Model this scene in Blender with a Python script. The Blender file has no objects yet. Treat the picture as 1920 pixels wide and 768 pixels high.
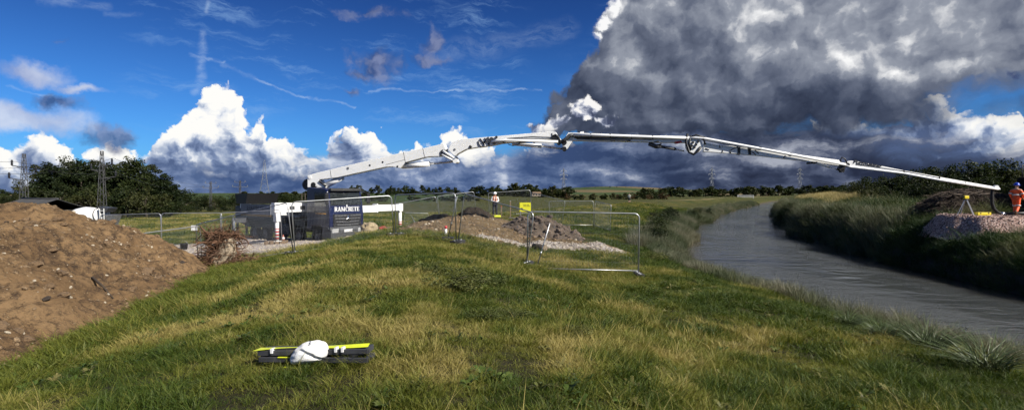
import bpy, bmesh, math, random
import numpy as np
from mathutils import Vector, Matrix, Euler
R = math.radians
random.seed(7); rng = np.random.default_rng(11)
sc = bpy.context.scene
COL = sc.collection

# ------------------------------------------------------------ camera
EYE = 4.2          # metres above the river's water level
FPX = 1000.0       # focal length in photograph pixels (1920 wide)
HY = 362.0         # row of the horizon in the photograph
cd = bpy.data.cameras.new('camera'); cam = bpy.data.objects.new('camera', cd); COL.objects.link(cam)
cam.location = (0, 0, EYE); cam.rotation_euler = (R(90), 0, 0)
cd.sensor_width = 36.0; cd.lens = 36.0*FPX/1920.0
cd.shift_y = -22.0/1920.0
cd.clip_start = 0.1; cd.clip_end = 9000
sc.camera = cam
sc.view_settings.view_transform = 'Standard'; sc.view_settings.look = 'None'
sc.view_settings.gamma = 1.0; EXPO = 0.6; sc.view_settings.exposure = EXPO
sc.cycles.use_denoising = True
sc.cycles.use_adaptive_sampling = True; sc.cycles.adaptive_threshold = 0.02; sc.cycles.adaptive_min_samples = 6
sc.cycles.max_bounces = 6; sc.cycles.diffuse_bounces = 1; sc.cycles.glossy_bounces = 3
sc.cycles.transparent_max_bounces = 8; sc.cycles.transmission_bounces = 3
sc.cycles.caustics_reflective = False; sc.cycles.caustics_refractive = False

def at(px, py, d):            # photograph pixel + depth -> world point
    return Vector(((px-960)/FPX*d, d, EYE-(py-HY)/FPX*d))

# ------------------------------------------------------------ sun
SUN_AZ = R(124)               # clockwise from the viewing direction: right, a little behind
SUN_EL = R(37)
sl = bpy.data.lights.new('sun', 'SUN'); so = bpy.data.objects.new('sun', sl); COL.objects.link(so)
sl.energy = 5.0; sl.angle = R(0.53); sl.color = (1.0, 0.95, 0.87)
sdir = Vector((math.sin(SUN_AZ)*math.cos(SUN_EL), math.cos(SUN_AZ)*math.cos(SUN_EL), math.sin(SUN_EL)))
so.rotation_euler = sdir.to_track_quat('Z', 'Y').to_euler(); so.location = (40, -30, 60)

# ------------------------------------------------------------ node helper
class V:
    """a socket with arithmetic"""
    def __init__(s, nt, sock): s.nt, s.k = nt, sock
    def _m(s, op, *a, clamp=False):
        n = s.nt.nodes.new('ShaderNodeMath'); n.operation = op; n.use_clamp = clamp
        for i, v in enumerate((s,)+a):
            if isinstance(v, V): s.nt.links.new(v.k, n.inputs[i])
            else: n.inputs[i].default_value = v
        return V(s.nt, n.outputs[0])
    def __add__(s, o): return s._m('ADD', o)
    __radd__ = __add__
    def __sub__(s, o): return s._m('SUBTRACT', o)
    def __rsub__(s, o): return (s*-1.0)+o
    def __mul__(s, o): return s._m('MULTIPLY', o)
    __rmul__ = __mul__
    def __truediv__(s, o): return s._m('DIVIDE', o)
    def max(s, o): return s._m('MAXIMUM', o)
    def min(s, o): return s._m('MINIMUM', o)
    def pow(s, o): return s._m('POWER', o)
    def clamp(s): return s._m('ADD', 0.0, clamp=True)
    def ss(s, a, b):          # smoothstep
        n = s.nt.nodes.new('ShaderNodeMapRange'); n.interpolation_type = 'SMOOTHSTEP'
        s.nt.links.new(s.k, n.inputs[0]); n.inputs[1].default_value = a; n.inputs[2].default_value = b
        return V(s.nt, n.outputs[0])
    def lin(s, a, b, c=0.0, d=1.0):
        n = s.nt.nodes.new('ShaderNodeMapRange'); s.nt.links.new(s.k, n.inputs[0])
        for i, v in enumerate((a, b, c, d)): n.inputs[i+1].default_value = v
        return V(s.nt, n.outputs[0])
class T:
    """node-tree builder"""
    def __init__(s, nt): s.nt = nt
    def new(s, t): return s.nt.nodes.new(t)
    def link(s, a, b): s.nt.links.new(a.k if isinstance(a, V) else a, b)
    def put(s, inp, v):
        if isinstance(v, V): s.nt.links.new(v.k, inp)
        else: inp.default_value = v
    def xyz(s, x, y, z=0.0):
        n = s.new('ShaderNodeCombineXYZ')
        for i, v in enumerate((x, y, z)): s.put(n.inputs[i], v)
        return V(s.nt, n.outputs[0])
    def sep(s, v):
        n = s.new('ShaderNodeSeparateXYZ'); s.link(v, n.inputs[0])
        return [V(s.nt, o) for o in n.outputs]
    def noise(s, vec, scale, detail=4.0, rough=0.55, dist=0.0, out=0, dim='2D'):
        n = s.new('ShaderNodeTexNoise'); n.noise_dimensions = dim
        if vec is not None: s.link(vec, n.inputs['Vector'])
        n.inputs['Scale'].default_value = scale; n.inputs['Detail'].default_value = detail
        n.inputs['Roughness'].default_value = rough; n.inputs['Distortion'].default_value = dist
        return V(s.nt, n.outputs[out])
    def voro(s, vec, scale, detail=0.0, rough=0.5, feature='F1', out='Distance', smooth=0.6, lac=2.0):
        n = s.new('ShaderNodeTexVoronoi'); n.voronoi_dimensions = '2D'; n.feature = feature
        if vec is not None: s.link(vec, n.inputs['Vector'])
        n.inputs['Scale'].default_value = scale
        n.inputs['Detail'].default_value = detail; n.inputs['Roughness'].default_value = rough
        n.inputs['Lacunarity'].default_value = lac
        if feature == 'SMOOTH_F1': n.inputs['Smoothness'].default_value = smooth
        return V(s.nt, n.outputs[out])
    def mix(s, f, a, b):
        n = s.new('ShaderNodeMix'); n.data_type = 'RGBA'
        s.put(n.inputs[0], f)
        for i, v in ((6, a), (7, b)):
            if isinstance(v, V): s.link(v, n.inputs[i])
            else: n.inputs[i].default_value = (*v, 1.0) if len(v) == 3 else v
        return V(s.nt, n.outputs[2])
    def mulc(s, a, b):
        n = s.new('ShaderNodeMix'); n.data_type = 'RGBA'; n.blend_type = 'MULTIPLY'; n.inputs[0].default_value = 1.0
        for i, v in ((6, a), (7, b)):
            if isinstance(v, V): s.link(v, n.inputs[i])
            else: n.inputs[i].default_value = (*v, 1.0)
        return V(s.nt, n.outputs[2])
    def ramp(s, f, stops, interp='LINEAR'):
        n = s.new('ShaderNodeValToRGB'); s.link(f, n.inputs[0]); cr = n.color_ramp; cr.interpolation = interp
        while len(cr.elements) < len(stops): cr.elements.new(0.5)
        for e, (p, c) in zip(cr.elements, stops): e.position = p; e.color = (*c, 1.0)
        return V(s.nt, n.outputs[0])
    def curve(s, f, x0, x1, y0, y1, pts):
        n = s.new('ShaderNodeFloatCurve'); c = n.mapping.curves[0]
        q = [((x-x0)/(x1-x0), (y-y0)/(y1-y0)) for x, y in pts]
        c.points[0].location = q[0]; c.points[1].location = q[-1]
        for p in q[1:-1]: c.points.new(*p)
        n.mapping.update()
        s.link(f.lin(x0, x1), n.inputs['Value'])
        return V(s.nt, n.outputs[0]).lin(0, 1, y0, y1)

def lin(r, g, b):             # 8-bit display colour -> linear
    f = lambda c: (c/255/12.92) if c/255 <= 0.04045 else ((c/255+0.055)/1.055)**2.4
    return (f(r), f(g), f(b))

# ------------------------------------------------------------ sky
BG = 0.1
world = bpy.data.worlds.new('World'); sc.world = world; world.use_nodes = True
nt = world.node_tree; nt.nodes.clear(); t = T(nt)
tc = t.new('ShaderNodeTexCoord'); D = V(nt, tc.outputs['Generated'])
dx, dy, dz = t.sep(D)
hor = (dx*dx+dy*dy)._m('SQRT').max(1e-4)
az = dx._m('ARCTAN2', dy)                  # 0 ahead, + to the right
te = dz/hor                                # tangent of the elevation
def pa(px): return math.atan((px-960)/FPX)
def pe(px, py): return (HY-py)/FPX*math.cos(pa(px))
def pcol(r, g, b): return tuple(c/BG/2**EXPO for c in lin(r, g, b))

P0 = t.xyz(az, te, 0.0)
wv = t.noise(P0, 9.0, 5.0, 0.6, out=1)     # colour output: a warp vector
def vop(op, a, b=None, s=None):
    n = t.new('ShaderNodeVectorMath'); n.operation = op
    t.link(a, n.inputs[0])
    if isinstance(b, V): t.link(b, n.inputs[1])
    elif b is not None: n.inputs[1].default_value = b
    if s is not None: n.inputs['Scale'].default_value = s
    return V(nt, n.outputs[1 if op in ('LENGTH', 'DISTANCE') else 0])
wv = vop('SUBTRACT', wv, (0.5, 0.5, 0.5))
PW = vop('ADD', P0, vop('SCALE', wv, s=0.05))
wv2 = vop('SUBTRACT', t.noise(P0, 30.0, 5.0, 0.62, out=1), (0.5, 0.5, 0.5))
PW2 = vop('ADD', PW, vop('SCALE', wv2, s=0.022))
BM = 0.55                                  # mean of a billow
def billow(P, scale, seed):
    q = vop('ADD', P, (seed, seed*1.7, 0))
    v1 = t.voro(q, scale, 3.0, 0.5, 'F1', lac=2.3)
    return 1.0-v1
SUNOFF = (0.010, 0.013, 0.0)
bl = billow(PW2, 11.0, 3.1); blo = billow(vop('ADD', PW2, SUNOFF), 11.0, 3.1)
emb = (bl-blo)                             # > 0 on the sun side of each billow
fb = t.noise(PW, 7.0, 6.0, 0.55)
fbs = t.noise(vop('MULTIPLY', PW, (1.0, 3.6, 1.0)), 5.5, 7.0, 0.6)     # stretched sideways
fbo = t.noise(vop('ADD', PW, (0.016, 0.022, 0.0)), 7.0, 6.0, 0.55)
femb = fb-fbo

# clear sky
sky = t.new('ShaderNodeTexSky'); sky.sky_type = 'NISHITA'; sky.sun_disc = False
sky.sun_elevation = SUN_EL; sky.sun_rotation = SUN_AZ
sky.air_density = 1.0; sky.dust_density = 0.3; sky.ozone_density = 2.5; sky.altitude = 20
clear = t.mulc(V(nt, sky.outputs[0]), SKYTINT if 'SKYTINT' in globals() else (0.42, 0.72, 1.05))
zen = te.ss(0.02, 0.42)
clear = t.mix(zen, t.mulc(clear, (0.34, 0.54, 0.72)), t.mulc(clear, (0.17, 0.24, 0.39)))
col = clear
# thin cirrus and old aircraft trails
cs = t.noise(vop('MULTIPLY', PW, (1.3, 6.5, 1.0)), 4.0, 8.0, 0.66)
cirr = cs.ss(0.50, 0.80)*te.ss(0.06, 0.16)*t.noise(P0, 3.0, 2.0).ss(0.38, 0.62)
col = t.mix(cirr*0.55, col, pcol(150, 190, 235))
def seg(p, q, w):
    (ax, ay), (bx, by) = (pa(p[0]), pe(*p)), (pa(q[0]), pe(*q))
    L2 = (bx-ax)**2+(by-ay)**2
    wx, wy, _ = t.sep(vop('ADD', P0, vop('SCALE', wv, s=0.035)))
    h = (((wx-ax)*(bx-ax)+(wy-ay)*(by-ay))/L2).clamp()
    ex = wx-(h*(bx-ax)+ax); ey = wy-(h*(by-ay)+ay)
    return 1.0-((ex*ex+ey*ey)._m('SQRT')/(w/FPX)).ss(0.0, 1.0)
trail = seg((386, 66), (362, 170), 9)*0.42
for a_, b_, w_, k_ in (((394, -10), (390, 24), 5, 0.4), ((358, 102), (416, 119), 5, 0.55), ((410, 122), (480, 155), 6, 0.25), ((480, 155), (665, 205), 3.5, 0.5),
                       ((690, 168), (1010, 168), 3.5, 0.45), ((20, 168), (100, 180), 3, 0.35), ((840, 100), (1060, 55), 34, 0.2), ((200, 24), (270, 28), 5, .2), ((70, -6), (200, 12), 9, .35)):
    trail = trail.max(seg(a_, b_, w_)*k_)
trail = 0.7*trail*t.noise(vop('MULTIPLY', PW, (1.0, 2.5, 1.0)), 26.0, 6.0, 0.65).lin(0.36, 0.66, 0.1, 1.0)
col = t.mix(trail, col, pcol(200, 222, 245))

# 1. bank of white cumulus along the horizon
env = [(-1.6, .1)]+[(pa(x), pe(x, y)) for x, y in ((-400, 240), (0, 246), (60, 240), (130, 246), (190, 262), (262, 262), (300, 240), (338, 205), (375, 165), (402, 150), (432, 160), (450, 186), (492, 192), (512, 222),
       (560, 232), (600, 246), (640, 234), (682, 236), (704, 250), (722, 240), (765, 252), (850, 230), (880, 246), (905, 236), (940, 248), (985, 240), (1080, 250), (1300, 255), (1450, 235), (1600, 195), (1750, 175), (1920, 172), (2400, 200))]+[(1.6, .12)]
ax_, ay_, _ = t.sep(PW2)
envv = t.curve(ax_, -1.6, 1.6, 0.0, 0.4, env)
d1 = envv-ay_+(bl-BM)*0.060
al1 = d1.ss(0.0, 0.010)
hi1 = ((te/envv.max(0.03))+(fb-0.5)*1.0).ss(0.36, 0.80)
edge1 = d1.ss(0.055, 0.0)
lum1 = (hi1*0.66+emb*1.35+femb*0.9+edge1*0.22+0.32-az.ss(0.0, 0.3)*0.60).clamp()
c1 = t.ramp(lum1, [(0.0, pcol(84, 102, 140)), (0.30, pcol(124, 142, 178)), (0.55, pcol(178, 190, 212)), (0.78, pcol(232, 236, 243)), (1.0, pcol(255, 254, 250))])
col = t.mix(al1, col, c1)

# 2. grey-blue deck under it, down to the horizon
deck_top = t.curve(az, -1.6, 1.6, 0.0, 0.3, [(-1.6, .05), (pa(0), .02), (pa(200), .03), (pa(330), .045), (pa(520), .058), (pa(700), .055), (pa(900), .070), (pa(1000), .11), (pa(1150), .135), (pa(1300), .135), (pa(1500), .12), (pa(1700), .075), (pa(1920), .06), (1.6, .06)])
al2 = (deck_top-te+(fbs-0.5)*0.12).ss(-0.012, 0.03)
right = az.ss(-0.05, 0.45)
lum2 = ((fbs-0.46)*2.6+femb*1.6+0.28-te.ss(0.06, 0.0)*0.12).clamp()
c2a = t.ramp(lum2, [(0.0, pcol(62, 84, 128)), (0.3, pcol(88, 109, 150)), (0.6, pcol(130, 147, 182)), (1.0, pcol(212, 219, 232))])
c2b = t.ramp(lum2, [(0.0, pcol(40, 47, 68)), (0.3, pcol(55, 64, 88)), (0.6, pcol(86, 95, 119)), (1.0, pcol(166, 171, 185))])
col = t.mix(al2, col, t.mix(right, c2a, c2b))

# 3. the big storm cloud on the right
xl = -0.03+t.curve(ay_, -0.1, 0.7, -0.8, 0.8, [(-.1, .05), (.085, .05), (pe(950, 248), pa(1000)), (pe(960, 232), pa(1010)), (pe(1030, 190), pa(1030)), (pe(1040, 150), pa(1042)), (pe(1100, 105), pa(1100)), (pe(1105, 60), pa(1100)), (pe(1130, 20), pa(1128)), (pe(1130, -40), pa(1160)), (.5, .1), (.7, -.2)])
base = t.curve(ax_, -1.6, 1.6, 0.0, 0.5, [(-1.6, .085), (pa(950), .085), (pa(1100), .07), (pa(1250), .062), (pa(1450), .066), (pa(1600), .07), (pa(1720), .075), (pa(1830), .08), (pa(1930), .085), (1.0, .2), (1.6, .2)])
fl = t.noise(vop('ADD', PW, (4.2, 1.3, 0)), 3.2, 4.0, 0.55)
bl3 = billow(PW2, 7.0, 9.3); bl3o = billow(vop('ADD', PW2, (0.014, 0.02, 0)), 7.0, 9.3)
def blob(px, py, rx, ry, P=PW2):
    q = vop('SUBTRACT', P, (pa(px), pe(px, py), 0)); q = vop('MULTIPLY', q, (FPX/rx, FPX/ry, 0))
    return 1.0-vop('LENGTH', q)
side = (ax_-xl)*0.9
below_s = (ay_-base).ss(0.05, 0.0)
soft = az.ss(0.30, 0.62)
d3 = side.min((ay_-base)*1.1)+(bl3-BM)*0.055+(fb-0.5)*0.03+soft*(fb-0.42)*0.16*(ay_-base).ss(0.06, 0.14)+soft*0.02-blob(1860, 165, 100, 34).ss(-.3,.6)*soft*0.04
al3 = (d3/(soft*4.0+1.0+below_s*2.0)).ss(-0.002, 0.013)
below = ay_-base
grad = below.ss(0.0, 0.20)*0.26+az.ss(0.20, 0.62)*0.16*below.ss(0.03, 0.12)
hl = None
for b in ((1140, 8, 42, 30), (1112, 66, 17, 15), (1128, 44, 20, 16), (1400, 44, 70, 30), (1650, 100, 120, 45), (1890, 60, 90, 45), (1590, 105, 60, 30), (1740, 130, 110, 22), (1170, 110, 50, 45), (1330, 230, 90, 22)):
    q_ = blob(*b).ss(-0.1, 0.8)*(0.62 if b[0] < 1130 or b[0] == 1140 else 0.19)
    hl = q_ if hl is None else hl.max(q_)
dk = None
for b in ((1250, 95, 110, 60), (1110, 165, 80, 38), (1420, 210, 130, 36), (1300, 250, 260, 16), (1345, 110, 60, 55), (1560, 190, 150, 36)):
    q_ = blob(*b).ss(-0.2, 0.75)*0.15
    dk = q_ if dk is None else dk.max(q_)
e3 = bl3-bl3o
lum3 = (0.27+grad+hl*(0.6+fb*0.9)-dk+e3*0.46+emb*0.10+femb*0.50+(fb-0.5)*0.36+(fl-0.5)*0.35).clamp()
c3 = t.ramp(lum3, [(0.0, pcol(44, 52, 72)), (0.25, pcol(67, 76, 97)), (0.5, pcol(102, 110, 129)), (0.75, pcol(150, 156, 169)), (1.0, pcol(250, 250, 250))])
col = t.mix(al3, col, c3)
# 4. bright cumulus towers in front of it
d4 = None
for b in ((1092, 212, 50, 34), (1045, 226, 46, 22), (1000, 240, 50, 18), (1130, 236, 40, 22)):
    q_ = blob(*b); d4 = q_ if d4 is None else d4.max(q_)
d4 = d4+(bl-BM)*1.1
al4 = d4.ss(0.0, 0.28)*te.ss(0.095, 0.128)
lum4 = (0.42+emb*2.4+femb*1.2+te.ss(0.11, 0.17)*0.42).clamp()
c4 = t.ramp(lum4, [(0.0, pcol(70, 78, 104)), (0.4, pcol(120, 128, 152)), (0.75, pcol(205, 208, 220)), (1.0, pcol(250, 248, 246))])
col = t.mix(al4, col, c4)
# 5. small dark scraps of cloud
d5 = None
for b in ((110, 68, 52, 32), (705, 118, 72, 46), (672, 138, 40, 20), (646, 172, 34, 16), (815, 80, 34, 44), (822, 112, 72, 22), (698, 24, 92, 26), (226, 264, 56, 26), (103, 190, 50, 15), (1895, 148, 10, 10)):
    q_ = blob(*b); d5 = q_ if d5 is None else d5.max(q_)
al5 = (d5+(fb-0.5)*1.7+(bl-BM)*0.7).ss(0.08, 0.75)*0.78
c5 = t.mix((0.42+emb*2.0+femb*2.2).clamp(), pcol(60, 72, 112), pcol(132, 140, 172))
col = t.mix(al5, col, c5)
d6 = blob(52, 138, 55, 28).max(blob(150, 168, 60, 10)*0.7).max(blob(30, 218, 95, 26))
col = t.mix((d6+(fb-0.5)*1.2).ss(0.1, 0.8)*0.75, col, t.mix((0.5+femb*2).clamp(), pcol(140, 150, 190), pcol(235, 238, 245)))
# below the horizon: plain dark land
col = t.mix(te.ss(-0.004, -0.03), col, pcol(70, 78, 60))
bgn = t.new('ShaderNodeBackground'); t.link(col, bgn.inputs[0]); bgn.inputs[1].default_value = BG
wo = t.new('ShaderNodeOutputWorld'); nt.links.new(bgn.outputs[0], wo.inputs[0])
world.cycles.sampling_method = 'MANUAL'; world.cycles.sample_map_resolution = 1024

# ============================================================ helpers for meshes
def mat_new(name):
    m = bpy.data.materials.new(name); m.use_nodes = True
    n = m.node_tree; b = n.nodes['Principled BSDF']
    return m, T(n), b
def obj_xyz(t):
    n = t.new('ShaderNodeTexCoord'); return V(t.nt, n.outputs['Object'])
def geo_pos(t):
    n = t.new('ShaderNodeNewGeometry'); return V(t.nt, n.outputs['Position'])
def noise3(t, vec, scale, detail=4.0, rough=0.55, out=0, dist=0.0):
    return t.noise(vec, scale, detail, rough, dist, out, '3D')
def bump(t, b, h, strength=0.5, dist=0.02):
    n = t.new('ShaderNodeBump'); n.inputs['Strength'].default_value = strength; n.inputs['Distance'].default_value = dist
    t.link(h, n.inputs['Height']); t.nt.links.new(n.outputs[0], b.inputs['Normal'])
def simple(name, c, rough=0.6, metal=0.0, spec=0.5, var=0.12, scale=6.0, bmp=0.0, bscale=40.0, dirt=None):
    """a plain material with a little mottling, optional dirt and relief"""
    m, t, b = mat_new(name); p = obj_xyz(t)
    f = noise3(t, p, scale, 5.0, 0.6)
    lo = tuple(x*(1-var*1.6) for x in c); hi = tuple(min(1, x*(1+var)) for x in c)
    colr = t.mix(f.lin(0.3, 0.7), lo, hi)
    if dirt:
        g = noise3(t, p, scale*0.45, 6.0, 0.7)
        colr = t.mix(g.ss(dirt[1], dirt[1]+0.18), colr, dirt[0])
    t.link(colr, b.inputs['Base Color'])
    b.inputs['Roughness'].default_value = rough; b.inputs['Metallic'].default_value = metal
    b.inputs['Specular IOR Level'].default_value = spec
    if bmp: bump(t, b, noise3(t, p, bscale, 4.0, 0.6), bmp, 0.02)
    return m

def from_arrays(name, verts, faces, mat=None, smooth=False):
    me = bpy.data.meshes.new(name)
    me.from_pydata([tuple(v) for v in verts], [], [tuple(f) for f in faces]); me.update()
    if smooth: me.polygons.foreach_set('use_smooth', [True]*len(me.polygons))
    if mat is not None: me.materials.append(mat)
    return me
def from_np(name, v, quads=None, tris=None, mat=None, smooth=False):
    """fast mesh from numpy arrays"""
    me = bpy.data.meshes.new(name); v = np.asarray(v, dtype=np.float32)
    me.vertices.add(len(v)); me.vertices.foreach_set('co', v.ravel())
    nq = 0 if quads is None else len(quads); n3 = 0 if tris is None else len(tris)
    li = []
    if nq: li.append(np.asarray(quads, dtype=np.int32).ravel())
    if n3: li.append(np.asarray(tris, dtype=np.int32).ravel())
    li = np.concatenate(li); me.loops.add(len(li)); me.loops.foreach_set('vertex_index', li)
    me.polygons.add(nq+n3)
    st = np.concatenate([np.arange(nq)*4, nq*4+np.arange(n3)*3]).astype(np.int32)
    me.polygons.foreach_set('loop_start', st)
    if smooth: me.polygons.foreach_set('use_smooth', np.ones(nq+n3, dtype=bool))
    me.update(calc_edges=True); me.validate()
    if mat is not None: me.materials.append(mat)
    return me
def link(name, me, parent=None, loc=None, rot=None, label=None, cat=None, group=None, kind=None):
    o = bpy.data.objects.new(name, me); COL.objects.link(o)
    if parent is not None: o.parent = parent
    if loc is not None: o.location = loc
    if rot is not None: o.rotation_euler = rot
    tag(o, label, cat, group, kind); return o
def tag(o, label=None, cat=None, group=None, kind=None):
    if label: o['label'] = label
    if cat: o['category'] = cat
    if group: o['group'] = group
    if kind: o['kind'] = kind
    return o
def empty(name, loc=(0, 0, 0), rz=0.0, label=None, cat=None, group=None, rot=None):
    o = bpy.data.objects.new(name, None); COL.objects.link(o); o.location = loc
    o.rotation_euler = rot if rot is not None else (0, 0, rz); o.empty_display_size = 0.2
    return tag(o, label, cat, group)
def copy_tree(o, parent=None, label=None, group=None):
    c = o.copy(); COL.objects.link(c); c.parent = parent
    if label: c['label'] = label
    if group: c['group'] = group
    for ch in [q for q in o.children]: copy_tree(ch, c)
    return c

class MB:
    """collects shapes, then becomes one mesh object"""
    def __init__(s): s.v = []; s.f = []; s.sm = []
    def add(s, vs, fs, smooth=False):
        b = len(s.v); s.v += [Vector(v) for v in vs]; s.f += [tuple(i+b for i in f) for f in fs]; s.sm += [smooth]*len(fs); return s
    def box(s, c, size, rot=None, taper=1.0, bev=0.0):
        hx, hy, hz = (q/2 for q in size); M = Euler(rot).to_matrix() if rot is not None else Matrix.Identity(3)
        if bev > 0:
            bm = bmesh.new(); bmesh.ops.create_cube(bm, size=1.0)
            for v in bm.verts: v.co = Vector((v.co.x*size[0], v.co.y*size[1], v.co.z*size[2]))
            bmesh.ops.bevel(bm, geom=bm.edges[:], offset=bev, segments=2, profile=0.6, affect='EDGES')
            bm.verts.index_update()
            vs = [M @ v.co + Vector(c) for v in bm.verts]; fs = [[v.index for v in f.verts] for f in bm.faces]; bm.free()
            return s.add(vs, fs)
        vs = []
        for z in (-1, 1):
            k = taper if z > 0 else 1.0
            for x, y in ((-1, -1), (1, -1), (1, 1), (-1, 1)): vs.append(M @ Vector((x*hx*k, y*hy*k, z*hz)) + Vector(c))
        return s.add(vs, [(3, 2, 1, 0), (4, 5, 6, 7), (0, 1, 5, 4), (1, 2, 6, 5), (2, 3, 7, 6), (3, 0, 4, 7)])
    def tube(s, pts, r, n=8, cap=True, smooth=True):
        pts = [Vector(p) for p in pts]; m = len(pts); vs = []
        rs = r if isinstance(r, (list, tuple)) else [r]*m
        up = None
        for i, p in enumerate(pts):
            d = (pts[min(i+1, m-1)]-pts[max(i-1, 0)]).normalized()
            if up is None:
                up = Vector((0, 0, 1)) if abs(d.z) < 0.9 else Vector((1, 0, 0))
            a = d.cross(up).normalized(); b = a.cross(d).normalized(); up = b
            for k in range(n):
                w = 2*math.pi*k/n; vs.append(p+(a*math.cos(w)+b*math.sin(w))*rs[i])
        fs = []
        for i in range(m-1):
            for k in range(n):
                fs.append((i*n+k, i*n+(k+1) % n, (i+1)*n+(k+1) % n, (i+1)*n+k))
        s.add(vs, fs, smooth)
        if cap:
            b = len(s.v)-len(vs)
            s.f.append(tuple(b+k for k in reversed(range(n)))); s.f.append(tuple(b+(m-1)*n+k for k in range(n))); s.sm += [False, False]
        return s
    def bar(s, a, b, w, h=None):
        a, b = Vector(a), Vector(b); d = b-a; h = h or w
        q = d.to_track_quat('Z', 'Y'); c = (a+b)/2; M = q.to_matrix(); L = d.length
        vs = []
        for z in (-1, 1):
            for x, y in ((-1, -1), (1, -1), (1, 1), (-1, 1)): vs.append(M @ Vector((x*w/2, y*h/2, z*L/2))+c)
        return s.add(vs, [(3, 2, 1, 0), (4, 5, 6, 7), (0, 1, 5, 4), (1, 2, 6, 5), (2, 3, 7, 6), (3, 0, 4, 7)])
    def prism(s, poly, y0, y1, M=None):
        """polygon in the x-z plane extruded along y"""
        n = len(poly); vs = [Vector((x, y0, z)) for x, z in poly]+[Vector((x, y1, z)) for x, z in poly]
        if M is not None: vs = [M @ v for v in vs]
        return s.add(vs, [tuple(range(n)), tuple(reversed(range(n, 2*n)))]+[(i, i+n, (i+1) % n+n, (i+1) % n) for i in range(n)])
    def lathe(s, prof, n=20, M=None, cap=True):
        """(radius, z) profile turned about z"""
        vs = []
        for r, z in prof:
            for k in range(n): vs.append(Vector((r*math.cos(2*math.pi*k/n), r*math.sin(2*math.pi*k/n), z)))
        if M is not None: vs = [M @ v for v in vs]
        m = len(prof); fs = [(i*n+k, i*n+(k+1) % n, (i+1)*n+(k+1) % n, (i+1)*n+k) for i in range(m-1) for k in range(n)]
        s.add(vs, fs, True); b = len(s.v)-len(vs)
        if cap: s.f += [tuple(b+k for k in reversed(range(n))), tuple(b+(m-1)*n+k for k in range(n))]; s.sm += [False, False]
        return s
    def mesh(s, name, mat, fixn=True, bev=0.0):
        me = bpy.data.meshes.new(name); me.from_pydata([tuple(v) for v in s.v], [], s.f)
        me.polygons.foreach_set('use_smooth', s.sm)
        if fixn:
            bm = bmesh.new(); bm.from_mesh(me); bmesh.ops.recalc_face_normals(bm, faces=bm.faces[:]); bm.to_mesh(me); bm.free()
        me.update()
        if mat is not None: me.materials.append(mat)
        return me
    def build(s, name, mat, parent=None, **k):
        return link(name, s.mesh(name, mat), parent, **k)

# value noise for shaping things in code
_tab = np.random.default_rng(5).random((64, 64, 64)).astype(np.float64)
def vnoise(x, y, z=0.0):
    x, y, z = np.broadcast_arrays(np.asarray(x, float), np.asarray(y, float), np.asarray(z, float))
    xi, yi, zi = np.floor(x).astype(int), np.floor(y).astype(int), np.floor(z).astype(int)
    fx, fy, fz = x-xi, y-yi, z-zi
    fx, fy, fz = (q*q*(3-2*q) for q in (fx, fy, fz)); out = 0
    for a in (0, 1):
        for b in (0, 1):
            for c in (0, 1):
                out = out+_tab[(xi+a) % 64, (yi+b) % 64, (zi+c) % 64]*(fx if a else 1-fx)*(fy if b else 1-fy)*(fz if c else 1-fz)
    return out
def fbm(x, y, z=0.0, o=4, g=0.5):
    s = 0; a = 1.0; n = 0
    for k in range(o):
        s = s+a*vnoise(x*2**k+17*k, y*2**k+5*k, z*2**k+3*k); n += a; a *= g
    return s/n
def sstep(a, b, x):
    q = np.clip((np.asarray(x, float)-a)/(b-a), 0, 1); return q*q*(3-2*q)

# ============================================================ lie of the land
_Y = np.arange(-60, 3001, 1.0)
def _smooth(v, w): return np.convolve(np.pad(v, w, mode='edge'), np.ones(2*w+1)/(2*w+1), mode='valid')
_XL = np.interp(_Y, [-60, -12, 0, 12, 20, 26, 32, 40, 54, 66, 90, 127, 180, 262, 400, 700, 3000], [22, 15.5, 13.6, 11.4, 10.0, 9.6, 10.2, 12.6, 17.8, 22.5, 34, 52, 82, 128, 225, 500, 2600])
_XR = np.interp(_Y, [-60, -12, 0, 10, 20, 30, 43, 54, 66, 90, 127, 180, 262, 400, 700, 3000], [38, 28, 24.5, 22.0, 20.7, 22.4, 25.4, 29.2, 34.0, 45, 63.5, 94, 141, 239, 515, 2616])
_XL = _smooth(_XL, 3); _XR = _smooth(_XR, 3)
_w = np.clip((_Y-24)/30, 0, 1)                       # uneven, bitten waterlines upstream
_XL = _XL+_w*(.55*np.sin(_Y*.41+1)+.35*np.sin(_Y*.93)+.5*np.sin(_Y*.17)); _XR = _XR+_w*(.8*np.sin(_Y*.29+2)+.45*np.sin(_Y*.77+.5)+.3*np.sin(_Y*1.3))
def XL(y): return np.interp(y, _Y, _XL)
def XR(y): return np.interp(y, _Y, _XR)
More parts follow.
